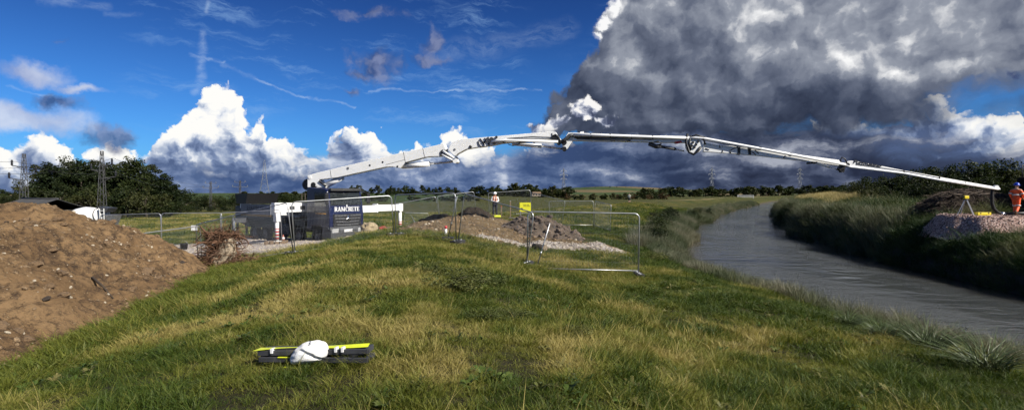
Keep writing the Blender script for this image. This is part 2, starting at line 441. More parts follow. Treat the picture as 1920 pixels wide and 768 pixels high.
def hgt(x, y):
    x = np.asarray(x, float); y = np.asarray(y, float)
    tl = XL(y)-x; tr = x-XR(y)
    L = np.interp(tl, [0, .4, 1.5, 3, 5, 9, 12, 13.5, 15.5, 18, 21, 26, 40, 80, 200], [-.05, .30, .75, 1.1, 1.48, 1.66, 2.33, 2.50, 2.42, 1.9, 1.4, 1.08, .8, .6, .5])
    Rr = np.interp(tr, [0, .3, .9, 1.8, 4, 7, 11, 18, 30, 60], [-.05, .85, 1.6, 2.25, 2.75, 3.1, 3.4, 3.3, 2.0, 1.2])
    w = np.maximum(XR(y)-XL(y), 1); u = np.clip(-tl/w, 0, 1)
    bed = -.05-1.4*(4*u*(1-u))
    h = np.where(tl >= 0, L, np.where(tr >= 0, Rr, bed))
    land = np.clip(np.maximum(tl, tr)/1.5, 0, 1)
    h = h+land*((fbm(x*.35, y*.35, 0, 3)-.5)*.16+(fbm(x*1.3+9, y*1.3, 2, 3)-.5)*.09)
    h = h-np.where(tr > .8, 1.0*np.exp(-((x-27)/4.5)**2-((y-23.6)/2.6)**2)*np.clip((tr-.8)/1.5, 0, 1), 0)
    az_ = np.arctan2(x, np.maximum(y, 1))
    far = sstep(160, 620, y)
    h = h+far*3.2*sstep(.12, -.10, az_)*np.clip(tl/60, 0, 1)
    h = h+sstep(700, 1900, y)*(9*sstep(-.05, .08, az_)+1.0+17*np.exp(-((az_-.19)/.13)**2))
    return h
def path_w(x, y): return np.exp(-((XL(y)-x-13.9+1.2*np.sin(y*.05))/.75)**2)*sstep(42, 60, y)
def ground_at(px, py, d0=2.0, d1=900.0):
    """where the ray through a photograph pixel meets the ground"""
    d = np.geomspace(d0, d1, 4000); x = (px-960)/FPX*d; z = EYE-(py-HY)/FPX*d
    k = np.argmax(hgt(x, d) > z)
    return Vector((x[k], d[k], float(hgt(x[k], d[k]))))
def gz(x, y): return float(hgt(x, y))

def graded(a, b, s0, g):
    out = [a]; s = s0
    while out[-1] < b: out.append(out[-1]+s); s *= g
    return np.array(out)
rows = np.concatenate([np.arange(-14, 0, 1.0), np.arange(0, 45, .4), graded(45, 2900, .45, 1.035)])
offL = -graded(0, 2600, .22, 1.035)[::-1]; offR = graded(0, 2600, .22, 1.045)
uu = np.linspace(0, 1, 9)[1:-1]
Xs = np.array([np.concatenate([XL(y)+offL, XL(y)+(XR(y)-XL(y))*uu, XR(y)+offR]) for y in rows])
Ys = np.repeat(rows[:, None], Xs.shape[1], 1); Zs = hgt(Xs, Ys)
nr, nc = Xs.shape
idx = np.arange(nr*nc).reshape(nr, nc)
quads = np.stack([idx[:-1, :-1], idx[:-1, 1:], idx[1:, 1:], idx[1:, :-1]], -1).reshape(-1, 4)
ter = from_np('ground', np.stack([Xs, Ys, Zs], -1).reshape(-1, 3), quads, None, None, True)
tlv = XL(Ys)-Xs; trv = Xs-XR(Ys)
mud = np.where(tlv >= 0, sstep(1.0, .2, tlv), np.where(trv >= 0, sstep(1.5, .4, trv), 1.0))
# trodden path along the bank top
pth = path_w(Xs, Ys)
dry = np.clip(fbm(Xs*.22, Ys*.22, 4, 4)*1.9-.55, 0, 1)
straw = np.clip(np.exp(-((trv-8)/3.5)**2)*sstep(54, 64, Ys), 0, 1)
zon = np.stack([mud, pth, dry, straw], -1).reshape(-1, 4).astype(np.float32)
at_ = ter.attributes.new('zones', 'FLOAT_COLOR', 'POINT'); at_.data.foreach_set('color', zon.ravel())

m, t, b = mat_new('grassy_ground'); p = geo_pos(t)
an = t.new('ShaderNodeAttribute'); an.attribute_name = 'zones'
zr, zg, zb = (V(m.node_tree, o) for o in (lambda n: (t.link(V(m.node_tree, an.outputs['Color']), n.inputs[0]), n.outputs)[1])(t.new('ShaderNodeSeparateColor')))
za = V(m.node_tree, an.outputs['Alpha'])
px_, py_, pz_ = t.sep(p)
n1 = noise3(t, p, 0.35, 6, 0.62); n2 = noise3(t, p, 3.0, 5, 0.65); n3 = noise3(t, p, 14.0, 4, 0.7)
near = py_.ss(40.0, 18.0)
green = t.mix(n1.ss(.35, .65), (0.036, 0.048, 0.011), (0.078, 0.074, 0.021))
green = t.mix((n2*0.6+n3*0.4).ss(.36, .66), t.mulc(green, (.55, .58, .6)), t.mulc(green, (1.3, 1.22, 1.1)))
thatch = t.mix(n3, (0.012, 0.013, 0.005), (0.046, 0.040, 0.017))
c = t.mix(near, green, thatch)
# mown strips and hedged fields on the rise beyond
fld = t.voro(t.xyz(px_*0.006, py_*0.0035), 1.0, 0.0, 0.5, 'F1', out='Color')
fr, fg, fbq = t.sep(fld)
farc = t.mix(fr.ss(.45, .5), (0.042, 0.064, 0.02), t.mix(fg.ss(.4, .6), (0.13, 0.10, 0.05), (0.065, 0.085, 0.03)))
c = t.mix(py_.ss(170., 240.)*px_.ss(-20., -40.).max(py_.ss(800., 900.)), c, t.mulc(farc, t.mix(n1, (.75, .75, .75), (1.15, 1.15, 1.1))))
c = t.mix(zg*n2.lin(.3, .6, .5, .9), c, (0.21, 0.165, 0.085))
c = t.mix(za*0.85, c, t.mix(n3, (0.12, 0.10, 0.045), (0.30, 0.24, 0.12)))
c = t.mix(zr*n2.lin(.25, .5, .6, 1.0), c, t.mix(n3, (0.030, 0.026, 0.018), (0.085, 0.072, 0.05)))
t.link(c, b.inputs['Base Color']); b.inputs['Roughness'].default_value = 0.9; b.inputs['Specular IOR Level'].default_value = 0.15
bump(t, b, n2*0.7+n3*0.5, 0.9, 0.12)
ter.materials.append(m)
ground = link('ground', ter, kind='structure')

# ------------------------------------------------------------ the river
ys = np.concatenate([np.arange(-14, 120, 1.0), np.arange(120, 900, 6.0)])
us = np.linspace(-.12, 1.12, 14)
WX = np.array([XL(y)+(XR(y)-XL(y))*us for y in ys]); WY = np.repeat(ys[:, None], len(us), 1)
wi = np.arange(WX.size).reshape(WX.shape)
wq = np.stack([wi[:-1, :-1], wi[:-1, 1:], wi[1:, 1:], wi[1:, :-1]], -1).reshape(-1, 4)
m, t, b = mat_new('river_water'); p = geo_pos(t)
px_, py_, pz_ = t.sep(p)
q = t.xyz(px_*0.55, py_*1.0, 0.0)
w1 = noise3(t, q, 1.1, 3, 0.5, dist=0.6); w2 = noise3(t, q, 4.5, 4, 0.6, dist=0.8); w3 = noise3(t, q, 15.0, 3, 0.6)
w0 = noise3(t, t.xyz(px_*0.30, py_*0.62, 0.0), 1.0, 3, 0.55, dist=0.5)
calm = noise3(t, t.xyz(px_*0.16, py_*0.07, 0.0), 1.0, 4, 0.6).ss(.42, .62)
bump(t, b, w0*0.35+w1*0.75+(w2*0.50+w3*0.16)*calm.lin(0, 1, 0.12, 1.0), 0.70, 0.16)
ea = t.new('ShaderNodeAttribute'); ea.attribute_name = 'edge'; ev = V(m.node_tree, ea.outputs['Fac'])
cw = t.mix(calm*0.6+w1*0.4, (0.050, 0.055, 0.056), (0.080, 0.085, 0.084))
cw = t.mix((ev+(w1-.5)*.4).ss(.15, .9), cw, (0.050, 0.040, 0.025))          # silt and shallows by the banks
t.link(cw, b.inputs['Base Color'])
b.inputs['IOR'].default_value = 1.33; b.inputs['Specular IOR Level'].default_value = 0.5
t.link(calm.lin(0, 1, 0.03, 0.10), b.inputs['Roughness'])
wm = from_np('river_water', np.stack([WX, WY, 0*WX], -1).reshape(-1, 3), wq, None, m, True)
ea_ = wm.attributes.new('edge', 'FLOAT', 'POINT'); ea_.data.foreach_set('value', np.tile(np.abs(us*2-1).clip(0, 1)**3.0, len(ys)).astype(np.float32))
water = link('river_water', wm, kind='structure')

# ============================================================ grass, reeds and rushes
def blade_mesh(name, mat, n, h, w, spread, lean, seg=3, seed=1, base=0.0):
    """a tuft: n tapered, bent blades"""
    r = np.random.default_rng(seed); vs = []; qs = []; ts = []
    for i in range(n):
        a = r.random()*6.283; rad = spread*math.sqrt(r.random()); bx, by = rad*math.cos(a), rad*math.sin(a)
        hh = h*(.45+.75*r.random()); ww = w*(.7+.6*r.random()); la = r.random()*6.283
        if rad > spread*.4: la = a+(r.random()-.5)*1.6
        ln = lean*(.2+1.1*r.random())*hh; dx, dy = math.cos(la), math.sin(la)
        fa = r.random()*6.283; sx, sy = math.cos(fa)*ww/2, math.sin(fa)*ww/2; b0 = len(vs)
        for k in range(seg):
            u = k/seg; cx = bx+dx*ln*u*u; cy = by+dy*ln*u*u; z = hh*(u-.18*lean*u*u)-base; s = 1-.55*u
            vs += [(cx-sx*s, cy-sy*s, z), (cx+sx*s, cy+sy*s, z)]
        vs.append((bx+dx*ln, by+dy*ln, hh*(1-.18*lean)-base))
        for k in range(seg-1): qs.append((b0+2*k, b0+2*k+1, b0+2*k+3, b0+2*k+2))
        ts.append((b0+2*seg-2, b0+2*seg-1, b0+2*seg))
    return from_np(name, vs, qs, ts, mat)
def grass_mat(name, c0, c1, c2, trans=0.35, rough=0.55):
    """tint 0..1 runs c0 (deep green) - c1 - c2 (straw)"""
    m = bpy.data.materials.new(name); m.use_nodes = True; n = m.node_tree; t = T(n); b = n.nodes['Principled BSDF']
    a = t.new('ShaderNodeAttribute'); a.attribute_type = 'INSTANCER'; a.attribute_name = 'tint'
    f = V(n, a.outputs['Fac'])
    rnd = noise3(t, obj_xyz(t), 23.0, 1.0, 0.5)
    f = (f+(rnd-0.5)*0.55).clamp()
    c = t.ramp(f, [(0.0, c0), (0.5, c1), (1.0, c2)])
    t.link(c, b.inputs['Base Color']); b.inputs['Roughness'].default_value = rough; b.inputs['Specular IOR Level'].default_value = 0.25
    tr = t.new('ShaderNodeBsdfTranslucent'); t.link(t.mulc(c, (1.1, 1.15, .7)), tr.inputs['Color'])
    mx = t.new('ShaderNodeMixShader'); mx.inputs[0].default_value = trans
    n.links.new(b.outputs[0], mx.inputs[1]); n.links.new(tr.outputs[0], mx.inputs[2])
    n.links.new(mx.outputs[0], n.nodes['Material Output'].inputs[0]); return m
def protos(name, meshes):
    c = bpy.data.collections.new(name)          # kept out of the scene: only a source of instances
    for i, me in enumerate(meshes):
        o = bpy.data.objects.new(f'{name}_{i:02d}', me); c.objects.link(o)
    return c
def scatter(name, coll, nproto, P, scale, tint, rot=None, tilt=0.12, label=None, cat=None):
    N = len(P); me = bpy.data.meshes.new(name); me.vertices.add(N)
    me.vertices.foreach_set('co', np.asarray(P, np.float32).ravel())
    def fa(n, ty, arr, key):
        a = me.attributes.new(n, ty, 'POINT'); a.data.foreach_set(key, np.ascontiguousarray(arr).ravel())
    if rot is None: rot = np.stack([(rng.random(N)-.5)*2*tilt, (rng.random(N)-.5)*2*tilt, rng.random(N)*6.283], -1)
    fa('rot', 'FLOAT_VECTOR', rot.astype(np.float32), 'vector'); fa('sc', 'FLOAT', np.asarray(scale, np.float32), 'value')
    fa('tint', 'FLOAT', np.asarray(tint, np.float32), 'value'); fa('pick', 'INT', rng.integers(0, nproto, N).astype(np.int32), 'value')
    g = bpy.data.node_groups.new(name, 'GeometryNodeTree')
    g.interface.new_socket('Geometry', in_out='INPUT', socket_type='NodeSocketGeometry')
    g.interface.new_socket('Geometry', in_out='OUTPUT', socket_type='NodeSocketGeometry')
    gi = g.nodes.new('NodeGroupInput'); go = g.nodes.new('NodeGroupOutput')
    ci = g.nodes.new('GeometryNodeCollectionInfo'); ci.inputs['Collection'].default_value = coll
    ci.inputs['Separate Children'].default_value = True; ci.inputs['Reset Children'].default_value = True
    ip = g.nodes.new('GeometryNodeInstanceOnPoints'); ip.inputs['Pick Instance'].default_value = True
    def na(n, ty):
        q = g.nodes.new('GeometryNodeInputNamedAttribute'); q.data_type = ty; q.inputs[0].default_value = n
        return [o for o in q.outputs if o.enabled][0]
    L = g.links.new
    L(gi.outputs[0], ip.inputs['Points']); L(ci.outputs[0], ip.inputs['Instance'])
    L(na('pick', 'INT'), ip.inputs['Instance Index']); L(na('sc', 'FLOAT'), ip.inputs['Scale'])
    e2r = g.nodes.new('FunctionNodeEulerToRotation'); L(na('rot', 'FLOAT_VECTOR'), e2r.inputs[0]); L(e2r.outputs[0], ip.inputs['Rotation'])
    L(ip.outputs[0], go.inputs[0])
    o = link(name, me, kind='stuff', label=label, cat=cat)
    md = o.modifiers.new('scatter', 'NODES'); md.node_group = g
    return o
def sample_view(dens, d0, d1, margin=1.12, lim=None):
    """random ground points inside the camera's view, 'dens' per square metre"""
    A = .96*margin*(d1*d1-d0*d0); N = int(A*dens)
    d = np.sqrt(d0*d0+rng.random(N)*(d1*d1-d0*d0)); x = (rng.random(N)*2-1)*.96*margin*d
    return x, d
# the spoil heap: a rounded ridge of earth at the foot of the bank
def heap_h(x, y):
    toe = np.interp(y, [0, 5, 8, 13, 17.6, 22], [-6.6, -7.0, -7.4, -8.6, -9.9, -12.5])+(fbm(x*.5, y*.5, 3, 2)-.5)*.7
    a = (toe-x)*.62; b = (20.7+.12*(x+14)-y)*.66; c = (y-2.5)*.8
    k = .40; m = -np.log(np.exp(-a/k)+np.exp(-b/k)+np.exp(-c/k)+np.exp(-2.22/k))*k+.10      # soft minimum of the slopes
    return m+.42*np.exp(-((x+15.3)/2.2)**2-((y-16.0)/2.2)**2)*(m > 0)
KEEP = []      # footprints that stay free of grass: (x, y, rx, ry, angle)
def bare(x, y):
    k = heap_h(x, y) > .06+.25*(fbm(x*1.5, y*1.5, 3, 2)-.5)
    for cx, cy, rx, ry, a in KEEP:
        u = (x-cx)*math.cos(a)+(y-cy)*math.sin(a); v = -(x-cx)*math.sin(a)+(y-cy)*math.cos(a)
        r = (u/rx)**2+(v/ry)**2+(fbm(x*1.1, y*1.1, 7, 3)-.5)*.5
        k |= r < 1
    return k
KEEP += [(-15.0, 30.0, 7.2, 5.2, -.25), (-14.4, 34.6, 6.6, 2.6, -.57),                                          # gravel round the pump truck
         (-1.6, 30.8, 4.4, 7.2, -.1), (2.6, 26.6, 3.2, 1.7, -.45), (1.6, 30.6, 3.2, 2.8, 0.0),   # dug ground and its stone
         (28.4, 27.9, 5.9, 2.8, 0.0)]                                            # gravel platform
G1 = grass_mat('turf_blades', (0.046, 0.076, 0.011), (0.150, 0.160, 0.025), (0.37, 0.30, 0.105))
G2 = grass_mat('reed_blades', (0.034, 0.054, 0.020), (0.085, 0.102, 0.052), (0.22, 0.20, 0.14), 0.2)
G3 = grass_mat('bank_blades', (0.022, 0.046, 0.010), (0.065, 0.085, 0.022), (0.15, 0.14, 0.075), 0.2)
G4 = grass_mat('straw_blades', (0.20, 0.16, 0.06), (0.42, 0.33, 0.15), (0.60, 0.48, 0.25), 0.3)
turf = protos('turf_tuft', [blade_mesh('turf_blades', G1, 26, .070+.022*(i % 4), .0066, .085, 1.05, 3, 20+i) for i in range(8)])
turf_mid = protos('turf_clump', [blade_mesh('turf_blades', G1, 30, .10+.022*(i % 3), .011, .16, .9, 2, 40+i) for i in range(6)])
stalk = protos('dry_stalk', [blade_mesh('dry_stalks', G1, 6, .20+.05*(i % 3), .0042, .10, 1.0, 4, 60+i) for i in range(6)])
field = protos('field_tuft', [blade_mesh('field_blades', G1, 22, .20, .035, .34, .6, 2, 80+i) for i in range(5)])
reed = protos('reed_tuft', [blade_mesh('reed_blades', G2, 26, .62+.08*(i % 3), .013, .20, .55, 3, 100+i) for i in range(6)])
bankg = protos('bank_tuft', [blade_mesh('bank_blades', G3, 30, .62+.1*(i % 3), .020, .26, 1.15, 4, 120+i) for i in range(6)])
strawg = protos('straw_tuft', [blade_mesh('straw_blades', G4, 24, .75, .022, .28, .4, 3, 140+i) for i in range(5)])

def tint_at(x, y):
    big = fbm(x*.30+3, y*.30, 1, 3); sm = fbm(x*1.6, y*1.6, 5, 2)
    # more straw on the trodden crown of the bank, greener towards the water
    t_ = XL(y)-x
    return np.clip((big-.5)*1.9+(sm-.5)*1.5+.29+.12*sstep(8, 14, t_)-.22*sstep(9, 5, t_), 0, 1)
def turf_layer(name, coll, n, dens, d0, d1, s0, label, tall=0.0, tmin=0.0, tadd=0.0, lodens=None):
    x, y = sample_view(dens, d0, d1)
    tl = XL(y)-x
    k = (tl > 1.0) & ~bare(x, y) & (path_w(x, y) < .45+.3*rng.random(len(x)))
    if lodens is not None: k &= (rng.random(len(x)) < lodens(x, y))
    x, y = x[k], y[k]
    ti = np.clip(tint_at(x, y)+tadd+(rng.random(len(x))-.5)*.35, tmin, 1)
    s = s0*(.5+.85*rng.random(len(x))**1.3)*(.35+1.25*fbm(x*.9, y*.9, 9, 3))
    return scatter(name, coll, n, np.stack([x, y, hgt(x, y)-.015], -1), s, ti, label=label, cat='grass')
turf_layer('foreground_turf', turf, 8, 270, 2.6, 8.5, 1.0, 'green and straw-coloured rough turf on the near bank top')
turf_layer('bank_turf', turf_mid, 6, 110, 8.5, 20, 1.0, 'rough green turf on the bank between the near ground and the wire fence')
turf_layer('far_bank_turf', turf_mid, 6, 22, 20, 42, 1.35, 'rough turf around the fenced works')
x, y = sample_view(5, 9.5, 24); k = (fbm(x*.55+6, y*.55, 8, 3) > .50) & ~bare(x, y) & (XL(y)-x > 1.5) & (np.hypot(x+2.1, y-5.5) > 1.1); x, y = x[k], y[k]
scatter('long_tussocks', turf_mid, 6, np.stack([x, y, hgt(x, y)-.02], -1), 1.0+.9*rng.random(len(x)), np.clip(tint_at(x, y)-.05+(rng.random(len(x))-.5)*.4, 0, 1), label='longer tussocks standing out of the near turf', cat='grass')
turf_layer('dry_stalks', stalk, 6, 26, 2.6, 11, 1.0, 'thin dry stalks standing above the near turf', tmin=.55, tadd=.45, lodens=lambda x, y: np.clip(fbm(x*.45+3, y*.45, 1, 3)*3.2-1.1, .06, 1))
turf_layer('distant_dry_stalks', stalk, 6, 9, 11, 24, 1.2, 'thin dry stalks standing above the turf by the wire fence', tmin=.5, tadd=.4, lodens=lambda x, y: np.clip(fbm(x*.45+3, y*.45, 1, 3)*3.2-1.1, .06, 1))
# longer, greener grass where the bank meets the heap
y = 6.2+rng.random(2600)*13; toe_ = np.interp(y, [0, 5, 8, 13, 17.6, 22], [-6.6, -7.0, -7.4, -8.6, -9.9, -12.5]); x = toe_+.15+rng.random(2600)**1.6*1.3-.25
scatter('heap_edge_grass', turf_mid, 6, np.stack([x, y, hgt(x, y)-.02], -1), 1.1+.9*rng.random(2600), np.clip(.12+.35*rng.random(2600)+.3*(fbm(x*.8, y*.8, 3, 2)-.5), 0, 1), label='longer bright green grass along the foot of the spoil heap', cat='grass')
# broad-leaved plants among the turf
def rosette(name, mat, n, L, W, seed):
    r = np.random.default_rng(seed); v = []; q = []
    for i in range(n):
        a = 6.283*i/n+r.random()*.7; l = L*(.55+.7*r.random()); w = W*(.7+.5*r.random()); up = .25+.7*r.random(); d = np.array((math.cos(a), math.sin(a), 0)); sd = np.array((-d[1], d[0], 0)); b = len(v)
        for u, ww, zz in ((0, .15, 0), (.35, .9, .55), (.7, 1.0, .85), (1.0, .12, .75)): v += [d*l*u*.9-sd*w*ww/2+np.array((0, 0, l*up*zz)), d*l*u*.9+sd*w*ww/2+np.array((0, 0, l*up*zz))]
        for k in range(3): q.append((b+2*k, b+2*k+1, b+2*k+3, b+2*k+2))
    return from_np(name, v, q, None, mat)
G6 = grass_mat('broad_leaves', (0.035, 0.065, 0.012), (0.075, 0.110, 0.022), (0.16, 0.14, 0.05), .2, .5)
ros = protos('leaf_rosette', [rosette('leaf_rosettes', G6, 9+i, .09+.015*i, .030+.004*i, 160+i) for i in range(5)])
x, y = sample_view(16, 2.6, 18); k = (fbm(x*.7+2, y*.7, 3, 3) > .53) & ~bare(x, y) & (XL(y)-x > 1.5); x, y = x[k], y[k]
scatter('broad_leaved_plants', ros, 5, np.stack([x, y, hgt(x, y)+.005], -1), .4+.5*rng.random(len(x)), .2+.8*rng.random(len(x)), tilt=.2, label='broad-leaved plants growing in patches through the near turf', cat='plants')
turf_layer('pasture_grass', field, 5, 5.0, 42, 95, 1.0, 'short pasture grass across the field and bank beyond the works')

# reeds along the left waterline
def along(yy, fn, n): return fn(yy)
y = np.concatenate([5+rng.random(5200)*28, 30+rng.random(6500)*55, 80+rng.random(3600)*110]); tt = rng.random(len(y))**1.3
tt = np.where(y < 32, tt*2.3, tt*3.4)-.15
x = XL(y)-tt; k = np.abs(x) < y*1.1; x, y, tt = x[k], y[k], tt[k]
k = (y > 32) | (fbm(x*.5+40, y*.5, 3, 2) > .36); x, y = x[k], y[k]
scatter('waterside_reeds', reed, 6, np.stack([x, y, np.maximum(hgt(x, y), -.02)-.03], -1), (.45+.5*rng.random(len(x)))*np.where(y > 32, 1.35, .95), np.clip(fbm(x*.4, y*.4, 3, 3)*1.4-.25+rng.random(len(x))*.25, 0, 1), label='grey-green reeds along the near waterline', cat='reeds')
# long grass hanging over the far bank
y = np.concatenate([8+rng.random(9000)*34, 36+rng.random(7000)*40, 70+rng.random(3500)*90]); tt = rng.random(len(y))*np.where(y < 40, 6.5, np.where(y < 58, 7.5, 5.0))-.1
x = XR(y)+tt; k = (np.abs(x) < y*1.12) & ~bare(x, y); x, y, tt = x[k], y[k], tt[k]
scatter('far_bank_grass', bankg, 6, np.stack([x, y, np.maximum(hgt(x, y), 0)-.03], -1), (.45+.6*rng.random(len(x)))*(.55+.9*fbm(x*.6, y*.6, 2, 2))*(1+.25*(y > 40))*np.where((y < 27) & (x > 22), .7, 1), np.clip((fbm(x*.5, y*.5, 6, 3)-.5)*3.0+.40+(rng.random(len(x))-.5)*.3, 0, 1), tilt=.45, label='long dark grass hanging over the far bank of the river', cat='grass')
# pale seeding reeds at the foot of the far bank, farther upstream
y = np.concatenate([33+rng.random(3200)*45, 75+rng.random(2400)*110]); x = XR(y)+rng.random(len(y))*2.4-.2
scatter('far_waterside_reeds', reed, 6, np.stack([x, y, np.maximum(hgt(x, y), 0)-.03], -1), 1.0+.8*rng.random(len(x)), .35+.55*rng.random(len(x)), label='grey reeds at the foot of the far bank', cat='reeds')
# straw-coloured dead grass on top of the far bank
y = 56+rng.random(5200)*46; x = XR(y)+4.0+rng.random(len(y))*8
k = (fbm(x*.25+8, y*.25, 2, 3) > .40); x, y = x[k], y[k]
scatter('straw_grass', strawg, 5, np.stack([x, y, hgt(x, y)-.03], -1), 1.0+.7*rng.random(len(x)), rng.random(len(x)), label='tall straw-coloured dead grass on top of the far bank', cat='grass')

# ============================================================ trees and hedges
def leaf_mat(name, c0, c1, trans=0.25):
    m = bpy.data.materials.new(name); m.use_nodes = True; n = m.node_tree; t = T(n); b = n.nodes['Principled BSDF']
    oi = t.new('ShaderNodeObjectInfo'); r = V(n, oi.outputs['Random'])
    f = noise3(t, geo_pos(t), 0.9, 4, 0.7)
    c = t.mix((f*0.9+r*0.35-0.12).ss(.25, .75), c0, c1)
    t.link(c, b.inputs['Base Color']); b.inputs['Roughness'].default_value = 0.6; b.inputs['Specular IOR Level'].default_value = 0.2
    tr = t.new('ShaderNodeBsdfTranslucent'); t.link(t.mulc(c, (1.2, 1.3, .6)), tr.inputs['Color'])
    mx = t.new('ShaderNodeMixShader'); mx.inputs[0].default_value = trans
    n.links.new(b.outputs[0], mx.inputs[1]); n.links.new(tr.outputs[0], mx.inputs[2])
    n.links.new(mx.outputs[0], n.nodes['Material Output'].inputs[0]); return m
LEAF = leaf_mat('dark_leaves', (0.010, 0.018, 0.005), (0.034, 0.045, 0.011))
LEAF2 = leaf_mat('olive_leaves', (0.014, 0.021, 0.006), (0.048, 0.052, 0.016))
LEAFR = leaf_mat('reddish_leaves', (0.045, 0.028, 0.012), (0.10, 0.062, 0.028))
BARK = simple('bark', (0.07, 0.055, 0.04), 0.9, var=.3, scale=9, bmp=.6, bscale=25)
def crown_mesh(name, seed, H, rx, z0, clumps, per, leaf, mat, squash=1.0, sig=.13):
    """leaves spread through an uneven volume, in clumps with gaps between"""
    r = np.random.default_rng(seed); cs = []
    while len(cs) < clumps:
        p = r.normal(size=3); p /= np.linalg.norm(p); p *= r.random()**.45
        p[:2] *= (1-.35*max(p[2], 0))
        if vnoise(p[0]*1.8+seed, p[1]*1.8, p[2]*1.8) < .27: continue
        cs.append((p[0]*rx, p[1]*rx, z0+(H-z0)*(.5+.5*p[2]*squash)))
    cs = np.array(cs); cr = (.75+.6*r.random(clumps))*rx*sig*2.0
    c = np.repeat(cs, per, 0); rr = np.repeat(cr, per)
    d = r.normal(size=(len(c), 3)); d /= np.linalg.norm(d, axis=1)[:, None]
    c = c+d*(rr*r.random(len(c))**.4)[:, None]*np.array((1, 1, .8))
    n = r.normal(size=(len(c), 3))+np.array((0, 0, .7))+d*.6; n /= np.linalg.norm(n, axis=1)[:, None]
    a = np.cross(n, r.normal(size=(len(c), 3))); a /= np.linalg.norm(a, axis=1)[:, None]; b_ = np.cross(n, a)
    s = leaf*(.6+.8*r.random(len(c)))[:, None]
    v = np.stack([c-a*s*.9, c+b_*s*.5, c+a*s*.9, c-b_*s*.5], 1).reshape(-1, 3)
    q = np.arange(len(v)).reshape(-1, 4)
    return from_np(name, v, q, None, mat), cs
def trunk_mesh(name, seed, H, r0, cs, nl=7, mat=None):
    r = random.Random(seed); mb = MB(); top = Vector((r.uniform(-.2, .2), r.uniform(-.2, .2), H*.72))
    pts = [Vector((0, 0, -.3)), Vector((r.uniform(-.1, .1), r.uniform(-.1, .1), H*.25)), Vector((r.uniform(-.2, .2), r.uniform(-.2, .2), H*.5)), top]
    mb.tube(pts, [r0*1.25, r0, r0*.7, r0*.25], 7)
    for c in r.sample(list(cs), min(nl, len(cs))):
        z = r.uniform(.22, .6)*H; a = Vector((0, 0, z)); e = Vector(c)
        mb.tube([a, (a+e)/2+Vector((0, 0, .05*H)), e], [r0*.45, r0*.25, r0*.08], 5, cap=False)
    return mb.mesh(name, mat or BARK)
class Kind: pass
def tree_kind(seed, H, rx, z0, clumps, per, leaf, mat, r0, nl=7, squash=1.0):
    k = Kind(); k.crown, cs = crown_mesh('crown', seed, H, rx, z0, clumps, per, leaf, mat, squash); k.trunk = trunk_mesh('trunk', seed, H, r0, cs, nl); k.H = H; return k
def put_tree(name, kind, x, y, H, label, group, wid=1.0, z=None, cat='tree'):
    e = empty(name, (x, y, gz(x, y)-.1 if z is None else z), random.random()*6.28, label, cat, group)
    s = H/kind.H; e.scale = (s*wid, s*wid, s)
    link('trunk', kind.trunk, e); link('crown', kind.crown, e); return e
K_big = [tree_kind(200+i, 10.0, 3.3, .7, 72, 100, .20, LEAF if i % 2 else LEAF2, .22) for i in range(4)]
K_bush = [tree_kind(220+i, 4.0, 2.2, 0.1, 36, 75, .11, [LEAF, LEAF2, LEAF][i], .08, squash=1.0) for i in range(3)]
K_far = [tree_kind(240+i, 7.0, 3.2, .1, 26, 34, .46, [LEAF, LEAF2, LEAF][i], .2, 3) for i in range(3)]
K_red = tree_kind(250, 4.0, 2.4, .2, 18, 24, .36, LEAFR, .1, 3)
def top_height(px, py, d): return EYE-(py-HY)/FPX*d-gz((px-960)/FPX*d, d)
# the wood on the left: each crown placed by its top in the photograph
wood = [(72, 312, 90), (98, 300, 86), (128, 297, 92), (152, 303, 84), (176, 303, 94), (203, 301, 86), (232, 297, 90), (258, 303, 84), (286, 311, 88), (308, 322, 82), (322, 345, 86)]
places = ['leftmost tall dark tree of the wood behind the lattice poles', 'tall dark tree just right of the first lattice pole', 'tall round-topped tree above the left end of the barn roof', 'broad dark tree above the middle of the barn roof',
          'dark tree behind the right end of the barn roof', 'tall dark tree directly behind the second lattice pole', 'highest tree right of the second lattice pole', 'dark tree in the right half of the wood beside the highest one', 'sloping-topped tree near the right end of the wood', 'lower tree on the right shoulder of the wood', 'small tree closing the right end of the wood']
for i, ((px, py, d), lb) in enumerate(zip(wood, places)):
    put_tree('woodland_tree', K_big[i % 4], (px-960)/FPX*d, d, top_height(px, py, d)*1.02, lb, 'trees of the wood behind the spoil heap', wid=1.15)
under = [(58, 350, 78), (170, 352, 78), (205, 340, 80), (240, 345, 78), (275, 350, 76), (300, 358, 78), (150, 345, 79), (110, 340, 80)]
for i, (px, py, d) in enumerate(under):
    put_tree('understorey_shrub', K_bush[i % 3], (px-960)/FPX*d, d, top_height(px, py, d), 'dark shrub filling the foot of the left wood', 'shrubs at the foot of the left wood', wid=1.25, cat='shrub')
edge = [(8, 352, 75), (24, 360, 72), (-12, 350, 74)]
for i, (px, py, d) in enumerate(edge):
    put_tree('field_tree', K_big[(i+1) % 4], (px-960)/FPX*d, d, top_height(px, py, d), ['low tree at the far left edge beside the wood', 'low dark bush-like tree left of the barn roof', 'low tree cut by the left edge of the picture'][i], 'low trees left of the wood', wid=1.3)
hed = [(338, 352, 105), (350, 362, 112), (368, 365, 118), (384, 364, 122), (404, 366, 120), (424, 363, 118), (440, 364, 112), (458, 370, 104), (470, 378, 98), (486, 366, 150), (520, 364, 160), (535, 362, 160), (552, 364, 170), (565, 368, 160), (330, 372, 96), (352, 384, 100), (372, 386, 104), (396, 386, 106), (420, 386, 104), (446, 386, 100)]
for i, (px, py, d) in enumerate(hed):
    put_tree('hedge_tree', K_bush[i % 3], (px-960)/FPX*d, d, top_height(px, py, d), 'small dark tree in the row between the left wood and the pump truck', 'trees between the wood and the truck', wid=1.5)
